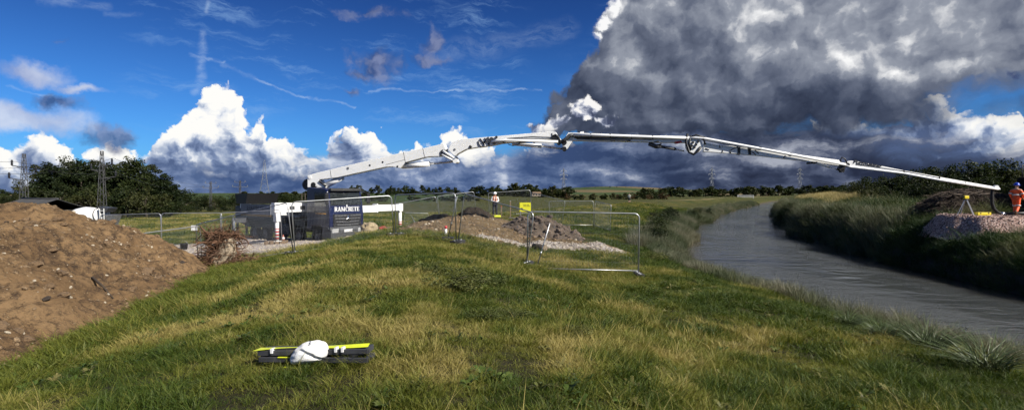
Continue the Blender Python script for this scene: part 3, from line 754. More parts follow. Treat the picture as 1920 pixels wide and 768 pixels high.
# trees along the ridge and in the far hedges
def far_row(spec, label, group, kinds=K_far, wid=1.25, name='distant_tree'):
    for i, (px, py, d) in enumerate(spec):
        put_tree(name, kinds[i % len(kinds)], (px-960)/FPX*d, d, max(2.0, top_height(px, py, d)), label, group, wid=wid)
rr = random.Random(4)
far_row([(x+rr.uniform(-5, 5), 350+rr.uniform(-4, 4), 560+rr.uniform(-30, 40)) for x in (664, 676, 690, 700, 712, 722, 732, 746, 756, 770, 792, 800, 812, 822, 838, 846, 858)], 'round-headed tree on the ridge above the stubble fields', 'trees on the ridge', wid=1.1)
far_row([(x+rr.uniform(-4, 4), 358+rr.uniform(-3, 3), 450+rr.uniform(-40, 40)) for x in range(640, 1060, 7)], 'dark tree in the far hedge below the ridge', 'trees in the far hedges', wid=2.0)
far_row([(x+rr.uniform(-4, 4), 367+rr.uniform(-3, 3), 230+rr.uniform(-10, 10)) for x in (690, 700, 712, 724, 770, 785, 800, 812, 826, 838, 848, 866, 880, 892)], 'low dark hedge tree in the field behind the outrigger', 'hedge trees behind the outrigger', wid=2.3)
far_row([(x, 352+rr.uniform(-6, 4)-(8 if 960 < x < 1010 else 0), 420+rr.uniform(-20, 20)) for x in range(884, 1072, 8)], 'dark tree of the wood behind the man in the white helmet', 'trees of the centre wood', wid=1.2)
far_row([(x+rr.uniform(-4, 4), 364+rr.uniform(-3, 2), 300+rr.uniform(-15, 15)) for x in range(1066, 1250, 10)], 'russet hedge tree below the pale green hill', 'hedge below the hill', kinds=[K_red, K_far[0], K_far[1]], wid=1.5)
far_row([(x, 353+rr.uniform(-2, 2), 330) for x in (1200, 1210, 1222)], 'dark round tree to the right of the distant walker', 'round trees right of the walker', wid=1.3)
far_row([(x+rr.uniform(-5, 5), 353+rr.uniform(-4, 3)-(x-1240)*.012, 520+rr.uniform(-60, 60)) for x in range(1235, 1640, 9)], 'dark tree in the long line under the storm cloud', 'tree line under the storm cloud', wid=1.6)
far_row([(x+rr.uniform(-5, 5), 350+rr.uniform(-1.5, 1.5), 1500) for x in range(1105, 1180, 14)], 'tiny tree on the skyline of the pale green hill', 'skyline trees on the hill', wid=1.8)
far_row([(x+rr.uniform(-4, 4), 361+rr.uniform(-4, 3), 260+rr.uniform(-20, 20)) for x in range(452, 680, 8)], 'dark tree in the hedge behind the pump truck', 'hedge behind the truck', wid=1.9)
# the thicket behind the far bank
thick = [(1600, 338, 70), (1618, 330, 66), (1640, 325, 62), (1662, 330, 58), (1684, 318, 58), (1706, 322, 55), (1728, 311, 56), (1750, 312, 52), (1772, 304, 54), (1796, 306, 52), (1820, 299, 53), (1846, 296, 52), (1872, 297, 51), (1898, 300, 50), (1924, 303, 50), (1950, 300, 50), (1630, 345, 55), (1670, 342, 50), (1712, 340, 47), (1760, 335, 46), (1810, 330, 45), (1860, 326, 45), (1905, 328, 44), (1580, 346, 78)]
for i, (px, py, d) in enumerate(thick):
    put_tree('thicket_bush', K_bush[i % 3], (px-960)/FPX*d, d, top_height(px, py, d), 'dense dark bush of the thicket on the far bank', 'bushes of the far bank thicket', wid=1.15, cat='bush')
# scrub on the near bank farther upstream
for i in range(26):
    y = 36+i*2.2+rr.uniform(-1, 1); x = float(XL(y))-rr.uniform(.8, 3.2)
    put_tree('bank_bush', K_bush[i % 3], x, y, rr.uniform(.9, 1.5), 'low grey-green bush on the near bank upstream', 'low bushes on the near bank', wid=1.3, cat='bush')

# ============================================================ pylons, poles, wires
STEEL = simple('galvanised_steel', (0.30, 0.31, 0.32), 0.55, 0.7, var=.2, scale=3)
DKSTEEL = simple('weathered_steel', (0.07, 0.07, 0.072), 0.7, 0.3, var=.3, scale=3)
INSUL = simple('insulator', (0.012, 0.012, 0.014), 0.4)
def lattice(mb, H, w0, w1, n, r, z0=0.0):
    zs = [z0+(H-z0)*(1-(1-i/n)**1.0) for i in range(n+1)]
    def cr(z, k):
        w = (w0+(w1-w0)*(z-z0)/(H-z0))/2; sx, sy = ((-1, -1), (1, -1), (1, 1), (-1, 1))[k % 4]; return Vector((sx*w, sy*w, z))
    for k in range(4): mb.bar(cr(z0, k), cr(H, k), r*1.5)
    for i in range(n):
        for k in range(4):
            if i % 2: mb.bar(cr(zs[i], k), cr(zs[i+1], k+1), r)
            else: mb.bar(cr(zs[i], k+1), cr(zs[i+1], k), r)
def lattice_pole(px, py, d, H, label, arms):
    x = (px-960)/FPX*d; ztop = EYE-(py-HY)/FPX*d; zb = gz(x, d)-.2
    e = empty('lattice_pole', (x, d, zb), 0.25, label, 'pole', 'lattice poles of the field power line')
    mb = MB(); lattice(mb, ztop-zb, .80, .20, 13, .030); mb.build('mast', DKSTEEL, e)
    for (s, z, L) in arms:
        zz = ztop-zb-z; a = MB(); a.bar((0, 0, zz), (s*L, 0, zz+.18*L), .07, .09); a.bar((0, 0, zz-.35), (s*L*.6, 0, zz+.05), .04); a.build('cross_arm', DKSTEEL, e)
        i = MB(); i.lathe([(.05, 0), (.12, .05), (.07, .12), (.13, .2), (.07, .28), (.13, .36), (.07, .44), (.12, .52), (.05, .62)], 8, Matrix.Translation((s*L, 0, zz+.18*L))); i.build('insulator', INSUL, e)
    return e
lattice_pole(45, 288, 58, 8, 'lattice steel pole at left, its arms carrying dark insulators', [(-1, 1.5, 1.1), (-1, 2.9, 1.35), (1, 2.2, 1.1)])
lattice_pole(191, 283, 58, 8, 'lattice steel pole in front of the middle of the left wood', [(1, 1.6, .95), (-1, 2.2, 1.0), (1, 3.0, 1.3)])
def small_pole(px, py, d, label):
    x = (px-960)/FPX*d; ztop = EYE-(py-HY)/FPX*d; zb = gz(x, d)-.2; H = ztop-zb
    e = empty('power_pole', (x, d, zb), 0.1, label, 'pole', 'power poles in the far field')
    mb = MB(); lattice(mb, H, .42, .25, 9, .035); mb.build('mast', DKSTEEL, e)
    for z, L in ((H*.93, 1.1), (H*.78, 1.6)):
        a = MB(); a.bar((-L, 0, z), (L, 0, z), .09)
        for s in (-1, 1): a.bar((s*L, 0, z), (s*L, 0, z+.45), .1)
        a.build('cross_arm', STEEL, e)
small_pole(395, 340, 118, 'slim power pole nearest the left wood in the far field')
small_pole(450, 338, 122, 'slim power pole midway between the left wood and the large pylon')
def tower(px, py, d, w0, label, arms):
    x = (px-960)/FPX*d; ztop = EYE-(py-HY)/FPX*d; zb = gz(x, d)-1; H = ztop-zb; r = d*.00024
    e = empty('pylon', (x, d, zb), 0.35, label, 'pylon', 'lattice pylons on the skyline')
    mb = MB(); lattice(mb, H*.55, w0, w0*.36, 5, r); lattice(mb, H, w0*.36, w0*.08, 8, r, H*.55); mb.build('tower', STEEL, e)
    for z, L in arms:
        a = MB(); a.bar((-L, 0, H*z), (L, 0, H*z), r*1.4); a.bar((-L, 0, H*z), (0, 0, H*(z+.05)), r); a.bar((L, 0, H*z), (0, 0, H*(z+.05)), r)
        for s in (-1, 1): a.bar((s*L*.96, 0, H*z), (s*L*.96, 0, H*z-1.6), r*1.2)
        a.build('cross_arm', STEEL, e)
tower(496, 300, 330, 6.5, 'large lattice pylon behind the rear of the pump truck', [])
for px, py, lb in ((1057, 315, 'far pylon above the centre wood'), (1335, 313, 'far pylon under the middle of the boom'), (1500, 313, 'far pylon under the outer end of the boom')):
    tower(px, py, 640, 5.5, lb, [(.62, 4.2), (.76, 5.2), (.90, 3.6)])
for px, d, lb in ((566, 150, 'left one of two wooden poles just behind the cab roof'), (572, 152, 'right one of two wooden poles just behind the cab roof')):
    p = at(px, 362, d); zb = gz(p.x, p.y)
    e = empty('wooden_pole', (p.x, p.y, zb), 0, lb, 'pole'); MB().tube([(0, 0, -.3), (0, 0, p.z-zb)], [.16, .12], 7).build('shaft', BARK, e); MB().bar((-.9, 0, p.z-zb-.3), (.9, 0, p.z-zb-.3), .12).build('cross_arm', BARK, e)
WIRE = simple('power_cable', (0.05, 0.05, 0.055), 0.5, 0.3)
def wire(a, b, sag, label):
    a, b = Vector(a), Vector(b); pts = []
    for i in range(17):
        u = i/16; q = a.lerp(b, u); q.z -= sag*4*u*(1-u); pts.append(q)
    MB().tube(pts, .016, 4).build('overhead_wire', WIRE, label=label, cat='wire', group='overhead wires of the field power line')
wl = [((28, 303), (168, 300)), ((22, 326), (212, 296)), ((60, 312), (214, 322))]
for i, (p, q) in enumerate(wl):
    wire(at(*p, 58), at(*q, 58), .5, ['overhead wire between the lattice poles, from the upper left arm', 'overhead wire between the lattice poles, from the lower left arm', 'overhead wire between the lattice poles, from the right arm'][i])
for i, (p, q) in enumerate((((28, 303), (-330, 250)), ((22, 326), (-330, 262)), ((60, 312), (-300, 286)))):
    wire(at(*p, 58), at(*q, 46), .7, ['overhead wire leaving the picture at left, highest of three', 'overhead wire leaving the picture at left, middle of three', 'overhead wire leaving the picture at left, lowest of three'][i])
for i, (p, q) in enumerate((((168, 300), (384, 350)), ((214, 322), (390, 357)), ((212, 296), (405, 348)))):
    wire(at(*p, 58), at(*q, 118), 1.0, ['overhead wire running across the wood from the left arm', 'overhead wire running across the wood from the low right arm', 'overhead wire running across the wood from the high right arm'][i])

# ============================================================ farm buildings
ROOFM = simple('corrugated_sheet_roof', (0.042, 0.042, 0.045), 0.75, var=.25, scale=1.5, dirt=((.04, .045, .035), .55))
BARNW = simple('tarred_boards', (0.035, 0.033, 0.03), 0.85, var=.3, scale=3)
e = empty('barn', (-43.0, 48.5, gz(-43.0, 48.5)-.1), -.5, 'low barn with a dark corrugated roof behind the spoil heap', 'barn')
mb = MB(); mb.box((0, 0, 1.05), (6.6, 5.0, 2.1)); mb.build('wall', BARNW, e)
for s in (-1, 1):
    mb = MB(); n = 44
    for i in range(n):                                    # each corrugation its own ridge in the sheet
        x0 = -3.6+7.2*i/n; x1 = -3.6+7.2*(i+1)/n; xm = (x0+x1)/2
        pts = [(x0, 0), (xm, .05), (x1, 0)]
        vs = []
        for yy, zz in ((0, 3.05), (s*2.9, 1.95)):
            for x, dz in pts: vs.append((x, yy, zz+dz))
        mb.add(vs, [(0, 1, 4, 3), (1, 2, 5, 4)])
    mb.build('roof_slope', ROOFM, e)
MB().tube([(-3.6, 0, 3.1), (3.6, 0, 3.1)], .09, 6).build('ridge_cap', ROOFM, e)
mb = MB(); mb.box((0, -2.52, .95), (2.6, .06, 1.8)); mb.build('door', simple('barn_door', (.06, .05, .04)), e)
p = at(1005, 360, 395); zb = gz(p.x, p.y)
e = empty('farmhouse', (p.x, p.y, max(zb, 2.0)), .1, 'pale house with a tan roof in front of the centre wood', 'house')
MB().box((0, 0, 1.0), (6.4, 5, 2.0)).build('wall', simple('rendered_wall', (.26, .21, .16)), e)
MB().prism([(-3.6, 1.95), (3.6, 1.95), (2.9, 3.3), (-2.9, 3.3)], -2.9, 2.9).build('roof', simple('tan_tiles', (.24, .16, .10), .9), e)
for x in (-2, 0, 2): MB().box((x, -2.53, 1.1), (.8, .06, .9)).build('window', simple('dark_pane', (.02, .022, .025), .15), e)
# field gate by the river
WHITE = simple('white_paint', (.72, .72, .70), .5, var=.06, scale=2)
p = ground_at(1398, 371, 150, 260)
e = empty('field_gate', p, -.3, 'white field gate far upstream beside the river', 'gate')
for i in range(5): MB().bar((-3.2, 0, .3+.25*i), (3.2, 0, .3+.25*i), .1).build('rail', WHITE, e)
for x in (-3.3, 3.3): MB().box((x, 0, .6), (.22, .22, 1.6)).build('post', WHITE, e)

# ============================================================ earth, stone and gravel
def stone_mesh(name, seed, mat, sub=2, rough=.35, flat=.7):
    bm = bmesh.new(); bmesh.ops.create_icosphere(bm, subdivisions=sub, radius=1.0); r = np.random.default_rng(seed)
    o = r.random(3)*30
    for v in bm.verts:
        c = v.co; k = 1+rough*2*(float(fbm(c.x*1.3+o[0], c.y*1.3+o[1], c.z*1.3+o[2], 2))-.5)
        q = np.round(np.array(c)*2.2)/2.2; v.co = Vector(np.array(c)*.55*k+q*.45*k); v.co.z *= flat
    me = bpy.data.meshes.new(name); bm.to_mesh(me); bm.free(); me.materials.append(mat); return me
def earth_mat(name, c0, c1, c2, stones, sscale=9.0, sthr=.16, dscale=1.0, big=.6, mask=None):
    """loose earth: mottled soil with pale stones bedded in it"""
    m, t, b = mat_new(name); p = geo_pos(t)
    n1 = noise3(t, p, .8*dscale, 6, .65); n2 = noise3(t, p, 5*dscale, 6, .7); n3 = noise3(t, p, 28, 4, .7)
    n0 = noise3(t, p, .45*dscale, 5, .7)
    c = t.mix(n1.ss(.35, .65), c0, c1); c = t.mix((n2*.55+n3*.2+n0*.35).ss(.50, .66), c, c2)
    h = n2*.6+n3*.35
    for k, (sc_, th) in enumerate(((sscale, sthr), (sscale*2.3, sthr*1.05))):
        vn = t.new('ShaderNodeTexVoronoi'); vn.voronoi_dimensions = '3D'; vn.inputs['Scale'].default_value = sc_; t.link(p, vn.inputs['Vector'])
        dist = V(m.node_tree, vn.outputs['Distance']); rnd = V(m.node_tree, (lambda q: (m.node_tree.links.new(vn.outputs['Color'], q.inputs[0]), q.outputs[0])[1])(t.new('ShaderNodeSeparateColor')))
        on = (dist+rnd*.75-(.12 if k else .06)-(n2-.5)*.25).ss(th+.10, th)
        c = t.mix(on, c, t.mix(rnd*2.0, stones[0], stones[1])); h = h+on*.25
    t.link(c, b.inputs['Base Color']); b.inputs['Roughness'].default_value = .95; b.inputs['Specular IOR Level'].default_value = .1
    bump(t, b, h, 1.0, .07); return m
SOIL = earth_mat('spoil_earth', (.130, .080, .041), (.200, .128, .066), (.048, .032, .021), ((.20, .14, .08), (.36, .29, .20)), 11.0, .13)
def gravel_mat(name, a, b_, c_, sc_=26.0):
    m, t, b = mat_new(name); p = geo_pos(t)
    vn = t.new('ShaderNodeTexVoronoi'); vn.inputs['Scale'].default_value = sc_; t.link(p, vn.inputs['Vector'])
    s = t.new('ShaderNodeSeparateColor'); m.node_tree.links.new(vn.outputs['Color'], s.inputs[0])
    r1 = V(m.node_tree, s.outputs[0]); d = V(m.node_tree, vn.outputs['Distance'])
    n = noise3(t, p, .9, 5, .6)
    c = t.mix(r1, a, b_); c = t.mix(d.ss(.35, .75), c, t.mulc(c, (.35, .33, .32))); c = t.mix(n.ss(.52, .7), c, c_)
    t.link(c, b.inputs['Base Color']); b.inputs['Roughness'].default_value = .95; b.inputs['Specular IOR Level'].default_value = .15
    bump(t, b, 1.0-d+n*.4, 1.0, .04); return m
GRAVEL = gravel_mat('pale_gravel', (.33, .27, .25), (.62, .57, .55), (.38, .32, .29), 18.0)
PINKGR = gravel_mat('pink_gravel', (.30, .185, .15), (.52, .40, .35), (.22, .15, .12), 13.0)
DUG = earth_mat('dug_clay_and_gravel', (.12, .082, .042), (.175, .125, .068), (.06, .043, .027), ((.30, .24, .17), (.50, .45, .38)), 8.0, .22)
DARKSOIL = earth_mat('dark_soil', (.028, .022, .017), (.045, .034, .026), (.016, .013, .011), ((.10, .085, .07), (.16, .14, .12)), 10.0, .04)
STONEW = simple('pale_stone', (.42, .36, .27), .9, var=.3, scale=3, bmp=.5, bscale=12)
STONEB = simple('earth_clod', (.15, .095, .050), .95, var=.35, scale=4, bmp=.8, bscale=10)
CLAYC = simple('grey_clay_clod', (.118, .086, .064), .9, var=.6, scale=2.5, bmp=.8, bscale=9)
DARKC = simple('turf_clod', (.040, .028, .020), .95, var=.4, scale=4, bmp=.8, bscale=10)

def height_patch(name, x0, x1, y0, y1, res, fz, mat, parent=None, **k):
    """a sheet of ground whose faces end where fz says NaN"""
    xs = np.arange(x0, x1+res, res); ys = np.arange(y0, y1+res, res); X, Y = np.meshgrid(xs, ys); Z = fz(X, Y)
    ok = ~np.isnan(Z); id_ = np.full(X.shape, -1); 
    f = ok[:-1, :-1] & ok[:-1, 1:] & ok[1:, 1:] & ok[1:, :-1]
    use = np.zeros(X.shape, bool); use[:-1, :-1] |= f; use[:-1, 1:] |= f; use[1:, 1:] |= f; use[1:, :-1] |= f
    id_[use] = np.arange(use.sum())
    q = np.stack([id_[:-1, :-1][f], id_[:-1, 1:][f], id_[1:, 1:][f], id_[1:, :-1][f]], -1)
    me = from_np(name, np.stack([X[use], Y[use], Z[use]], -1), q, None, mat, True)
    return link(name, me, parent, **k)
# --- the spoil heap
def heap_z(x, y):
    h = heap_h(x, y); z = hgt(x, y)+h
    rid = 1-np.abs(fbm(x*1.6+3, y*1.6, 21, 3)*2-1)
    rough = (fbm(x*.7, y*.7, 11, 3)-.5)*.42+(rid-.75)*.30+(fbm(x*3.1, y*3.1, 12, 3)-.5)*.26+(fbm(x*9, y*9, 13, 2)-.5)*.12
    z = z+rough*sstep(-.1, .5, h)
    return np.where(h < -.22, np.nan, np.where(h < 0, hgt(x, y)+h*.6, z))
heap = empty('spoil_heap', (-13.5, 12.5, gz(-13.5, 12.5)), 0, 'large heap of brown earth and stones at the left', 'earth heap')
ho = height_patch('earth', -26, -4.5, 3.0, 23.5, .075, heap_z, SOIL)
ho.parent = heap; ho.matrix_parent_inverse = Matrix.Translation(-heap.location)
def scatter_pieces(parent, meshes, names, n, area, zf, smin, smax, pw=2.0, sink=.25, seed=3, keep=None):
    r = np.random.default_rng(seed); k = 0; tries = 0
    while k < n and tries < n*40:
        tries += 1; x = r.uniform(area[0], area[1]); y = r.uniform(area[2], area[3]); z = float(zf(np.array([x]), np.array([y]))[0])
        if math.isnan(z) or (keep is not None and not keep(x, y, z)): continue
        s = smin+(smax-smin)*r.random()**pw; i = r.integers(len(meshes))
        o = bpy.data.objects.new(names[i], meshes[i]); COL.objects.link(o)
        o.parent = parent; o.location = Vector((x, y, z+s*(.5-sink)*.6))-parent.location
        o.rotation_euler = (r.uniform(-.5, .5), r.uniform(-.5, .5), r.random()*6.28); o.scale = (s, s*r.uniform(.6, 1), s*r.uniform(.6, 1)); k += 1
st = [stone_mesh('stone', 300+i, STONEW, 2) for i in range(4)]; cl = [stone_mesh('clod', 310+i, STONEB, 2, .5) for i in range(4)]; dc = [stone_mesh('turf_clod', 320+i, DARKC, 2, .6, .5) for i in range(3)]
inh = lambda x, y, z: heap_h(np.array([x]), np.array([y]))[0] > .15 and abs(x)/y < 1.05
scatter_pieces(heap, st, ['stone']*4, 80, (-19, -6, 6, 20), heap_z, .015, .065, 2.6, .35, 31, inh)
scatter_pieces(heap, cl, ['clod']*4, 240, (-19, -6, 6, 20), heap_z, .03, .15, 2.0, .45, 32, inh)
scatter_pieces(heap, dc, ['turf_clod']*3, 14, (-19, -6, 6, 20), heap_z, .06, .22, 1.8, .5, 33, inh)
# --- gravel hardstanding for the truck
def ell(x, y, k):
    cx, cy, rx, ry, a = k; u = (x-cx)*math.cos(a)+(y-cy)*math.sin(a); v = -(x-cx)*math.sin(a)+(y-cy)*math.cos(a)
    return np.sqrt((u/rx)**2+(v/ry)**2)
def pad_z(x, y):
    r = np.minimum(ell(x, y, KEEP[0]), ell(x, y, KEEP[1]))+(fbm(x*1.1, y*1.1, 7, 3)-.5)*.28
    z = hgt(x, y)+.10*sstep(1.06, .86, r)-.05+(fbm(x*2.5, y*2.5, 3, 3)-.5)*.07
    return np.where(r > 1.08, np.nan, z)
height_patch('gravel_hardstanding', -24, -4, 22, 40, .16, pad_z, GRAVEL, kind='structure')
# --- dug clay and gravel on the bank top, where the man stands
def dug_z(x, y):
    r = np.minimum(ell(x, y, KEEP[2]), ell(x, y, KEEP[3]))+(fbm(x*.9, y*.9, 4, 3)-.5)*.35
    base = hgt(x, y); lift = .20*sstep(1.0, .45, r)*sstep(23.5, 27, y)
    return np.where(r > 1.12, np.nan, base+lift-.06+.09*sstep(1.12, .98, r)+(fbm(x*1.7, y*1.7, 6, 3)-.5)*.30*sstep(1.1, .8, r)+(fbm(x*5, y*5, 16, 2)-.5)*.10*sstep(1.1, .8, r))
height_patch('dug_ground', -8, 8, 22, 40, .14, dug_z, DUG, kind='structure')
def dug_or(x, y):
    z = float(dug_z(np.array([x]), np.array([y]))[0]); return gz(x, y) if math.isnan(z) else z
# a tongue of pale gravel spilled down its river side
def spill_z(x, y):
    r = np.minimum(np.minimum(ell(x, y, (2.4, 25.6, 2.6, .65, -.18)), ell(x, y, (-.2, 25.0, 1.9, .35, .05))), ell(x, y, (4.3, 24.9, 1.0, 1.25, .25)))+(fbm(x*1.3, y*1.3, 14, 3)-.5)*.5
    z = np.fmax(hgt(x, y), dug_z(x, y)); return np.where(r > 1.05, np.nan, z+.10*sstep(1.05, .6, r)-.02+(fbm(x*4, y*4, 9, 2)-.5)*.07)
height_patch('spilled_gravel', -4, 7, 22, 29, .10, spill_z, gravel_mat('grey_gravel', (.24, .20, .17), (.50, .46, .42), (.20, .16, .12), 14.0), kind='stuff', label='pale gravel spilled down the river side of the dug ground', cat='gravel')
# bank of dark soil behind the gravel
def darkbank_z(x, y):
    r = np.minimum(ell(x, y, (-2.6, 36.0, 1.7, 1.0, .1)), ell(x, y, (-5.2, 35.6, 2.4, .45, .25)))+(fbm(x*1.4, y*1.4, 2, 3)-.5)*.35
    z = np.fmax(hgt(x, y), dug_z(x, y)); return np.where(r > 1.02, np.nan, z-.05+.62*sstep(1.0, .15, r)+(fbm(x*4, y*4, 5, 3)-.5)*.22*sstep(1, .7, r))
height_patch('dark_soil_bank', -9, 1, 33, 39, .10, darkbank_z, DARKSOIL, label='low bank of dark soil beside the man in the white helmet', cat='soil bank')
# --- heap of grey clay clods
RC = (1.75, 30.4)
def rub_z(x, y):
    r = np.hypot((x-RC[0])/2.35, (y-RC[1])/1.8)+(fbm(x*1.1, y*1.1, 8, 2)-.5)*.35
    z = np.fmax(hgt(x, y), dug_z(x, y))
    return np.where(r > 1.05, np.nan, z-.05+1.22*np.clip(1-r, 0, 1)**.8+(fbm(x*2.8, y*2.8, 5, 3)-.5)*.5*sstep(1, .6, r))
rub = empty('clay_heap', (RC[0], RC[1], gz(*RC)), 0, 'heap of grey-brown clay clods beside the yellow sign', 'clay heap')
ro = height_patch('clay', -2, 6, 27, 34, .09, rub_z, simple('grey_clay', (.080, .058, .041), .9, var=.5, scale=1.8, bmp=1.0, bscale=7)); ro.parent = rub; ro.matrix_parent_inverse = Matrix.Translation(-rub.location)
cc = [stone_mesh('clay_clod', 330+i, CLAYC, 2, .6, .8) for i in range(5)]
scatter_pieces(rub, cc, ['clay_clod']*5, 130, (-.8, 4.4, 28.4, 32.4), rub_z, .09, .30, 1.4, .35, 34)
# --- gravel platform on the far bank
PZ = 3.02
def plat_z(x, y):
    r = np.maximum(np.abs(x-28.3)/5.7, np.abs(y-28.6)/2.9)*.6+.4*np.hypot((x-28.3)/5.7, (y-28.6)/2.9)+(fbm(x*.9, y*.9, 5, 3)-.5)*.14
    top = PZ+(fbm(x*1.5, y*1.5, 4, 3)-.5)*.10
    z = top-np.clip((r-.82)*7.5, 0, 2.2)
    return np.where((r > .99) | (z < hgt(x, y)-.22), np.nan, z)
plat = height_patch('gravel_platform', 19.5, 37, 24.2, 34, .12, plat_z, PINKGR, label='pink gravel platform built out on the far bank', cat='gravel platform')
# small stones loose on the gravel surfaces
pebs = protos('pebble', [stone_mesh('pebbles', 340+i, PINKGR, 1) for i in range(4)])
xs = 21.5+rng.random(2600)*13; ys_ = 24.6+rng.random(2600)*7; zz = plat_z(xs, ys_); k = ~np.isnan(zz)
scatter('platform_pebbles', pebs, 4, np.stack([xs[k], ys_[k], zz[k]], -1), .02+.05*rng.random(k.sum())**2, rng.random(k.sum()), tilt=1.0, label='loose pink pebbles on the gravel platform', cat='pebbles')
pebw = protos('pale_pebble', [stone_mesh('pale_pebbles', 350+i, STONEW, 1) for i in range(4)])
xs = np.concatenate([-22+rng.random(2600)*14, -3.5+rng.random(1500)*9.5]); ys_ = np.concatenate([25+rng.random(2600)*10, 23.2+rng.random(1500)*4])
zz = np.where(np.isnan(pad_z(xs, ys_)), spill_z(xs, ys_), pad_z(xs, ys_)); k = ~np.isnan(zz)
scatter('hardstanding_pebbles', pebw, 4, np.stack([xs[k], ys_[k], zz[k]], -1), .02+.05*rng.random(k.sum())**2, rng.random(k.sum()), tilt=1.0, label='loose pale stones on the gravel around the truck and the dug ground', cat='pebbles')
STONET = simple('tan_stone', (.20, .135, .075), .95, var=.5, scale=1.7)
pebt = protos('tan_pebble', [stone_mesh('tan_pebbles', 355+i, STONET if i != 2 else STONEW, 1) for i in range(7)])
xs = -19+rng.random(9000)*14; ys_ = 6+rng.random(9000)*14; zz = heap_z(xs, ys_); k = ~np.isnan(zz) & (heap_h(xs, ys_) > .1) & (fbm(xs*.8, ys_*.8, 5, 3) > .35+.3*rng.random(len(xs)))
o = scatter('heap_pebbles', pebt, 7, np.stack([xs[k], ys_[k], zz[k]], -1)-np.array(heap.location), .010+.045*rng.random(k.sum())**2.5, rng.random(k.sum()), tilt=1.0)
o.name = 'small_stones'; o.parent = heap

xs = -6.5+rng.random(4200)*11; ys_ = 23.5+rng.random(4200)*14; zz = dug_z(xs, ys_); k = ~np.isnan(zz) & (fbm(xs*.7, ys_*.7, 2, 3) > .30+.4*rng.random(4200))
scatter('dug_ground_stones', pebt, 7, np.stack([xs[k], ys_[k], zz[k]], -1), .02+.09*rng.random(k.sum())**2.5, rng.random(k.sum()), tilt=1.0, label='loose stones strewn over the dug ground', cat='stones')
STK = simple('broken_stick', (.045, .032, .022), .9)
for x, y, a, L in ((-9.6, 12.2, -.35, .7), (-12.6, 13.2, -.6, .5)):
    z = float(heap_z(np.array([x]), np.array([y]))[0]); d = np.array((math.cos(a), math.sin(a))); z2 = float(heap_z(np.array([x+d[0]*L]), np.array([y+d[1]*L]))[0])
    MB().tube([Vector((x, y, z+.03))-heap.location, Vector((x+d[0]*L*.5, y+d[1]*L*.5, (z+z2)/2+.07))-heap.location, Vector((x+d[0]*L, y+d[1]*L, z2+.03))-heap.location], [.03, .024, .012], 6).build('stick', STK, heap)

# ============================================================ uprooted stump, log, brushwood
ROOTM = simple('root_bark', (.135, .068, .036), .9, var=.45, scale=5, bmp=.7, bscale=14)
PALEW = simple('split_wood', (.30, .24, .165), .85, var=.35, scale=4, bmp=.8, bscale=10, dirt=((.10, .07, .045), .5))
sp = Vector((-10.75, 19.8, gz(-10.75, 19.8)))
stump = empty('uprooted_stump', sp, 0, 'uprooted tree stump with a tangle of red-brown roots', 'tree stump'); stump.scale = (1.15, 1.15, 1.15)
me = stone_mesh('wood', 360, PALEW, 3, .55, 1.0)
link('wood', me, stump, (.12, -.12, .50), (.2, .5, .4)).scale = (.28, .30, .46)
r_ = random.Random(9)
def root(a, dr, L, r0, n=6, wob=.35, droop=-.05):
    pts = [Vector(a)]; d = Vector(dr).normalized()
    for i in range(n):
        d = (d+Vector((r_.uniform(-wob, wob), r_.uniform(-wob, wob), r_.uniform(-wob, wob)+droop))).normalized(); q = pts[-1]+d*L/n
        q.z = max(q.z, .02); pts.append(q)
    return pts, [r0*(1-.8*i/n) for i in range(n+1)]
for k in range(26):
    a = r_.uniform(0, 6.28); z = r_.uniform(.35, 1.15); pts, rs = root((r_.uniform(-.35, .3), r_.uniform(-.3, .3), z), (math.cos(a), math.sin(a)*.8, r_.uniform(-.7, .45)), r_.uniform(.35, .75), r_.uniform(.03, .07))
    MB().tube(pts, rs, 6).build('root', ROOTM, stump)
mb = MB()
for k in range(620):
    a = r_.uniform(0, 6.28); rr_ = r_.uniform(0, .55); pts, rs = root((rr_*math.cos(a), rr_*math.sin(a)*.8, r_.uniform(.2, 1.2)), (r_.uniform(-1, 1), r_.uniform(-1, 1), r_.uniform(-.7, .6)), r_.uniform(.3, .85), r_.uniform(.007, .02), 5, .6, -.06)
    mb.tube(pts, rs, 4, cap=False)
for k in range(260):
    a = r_.uniform(0, 6.28); pts, rs = root((r_.uniform(-1.3, 1.1), r_.uniform(-.5, .3), r_.uniform(.03, .45)), (math.cos(a), math.sin(a), .1), r_.uniform(.3, .9), r_.uniform(.006, .018), 5, .5, -.1)
    mb.tube(pts, rs, 4, cap=False)
mb.build('fine_roots', ROOTM, stump, kind='stuff')
# cut log on the grass behind the near fence panel
p = ground_at(1012, 470); e = empty('cut_log', (p.x, p.y, p.z), 0, 'short cut log lying on the grass behind the near fence panel', 'log')
MB().tube([(-.25, .35, .16), (.0, .0, .16), (.22, -.32, .15)], [.14, .15, .15], 12).build('bark', BARK, e)
MB().tube([(.221, -.321, .15), (.226, -.328, .15)], .13, 12).build('cut_end', PALEW, e)
MB().tube([(.1, .1, .05), (.5, .0, .03), (.95, -.05, .02)], [.035, .02, .008], 6).build('branch', BARK, e)
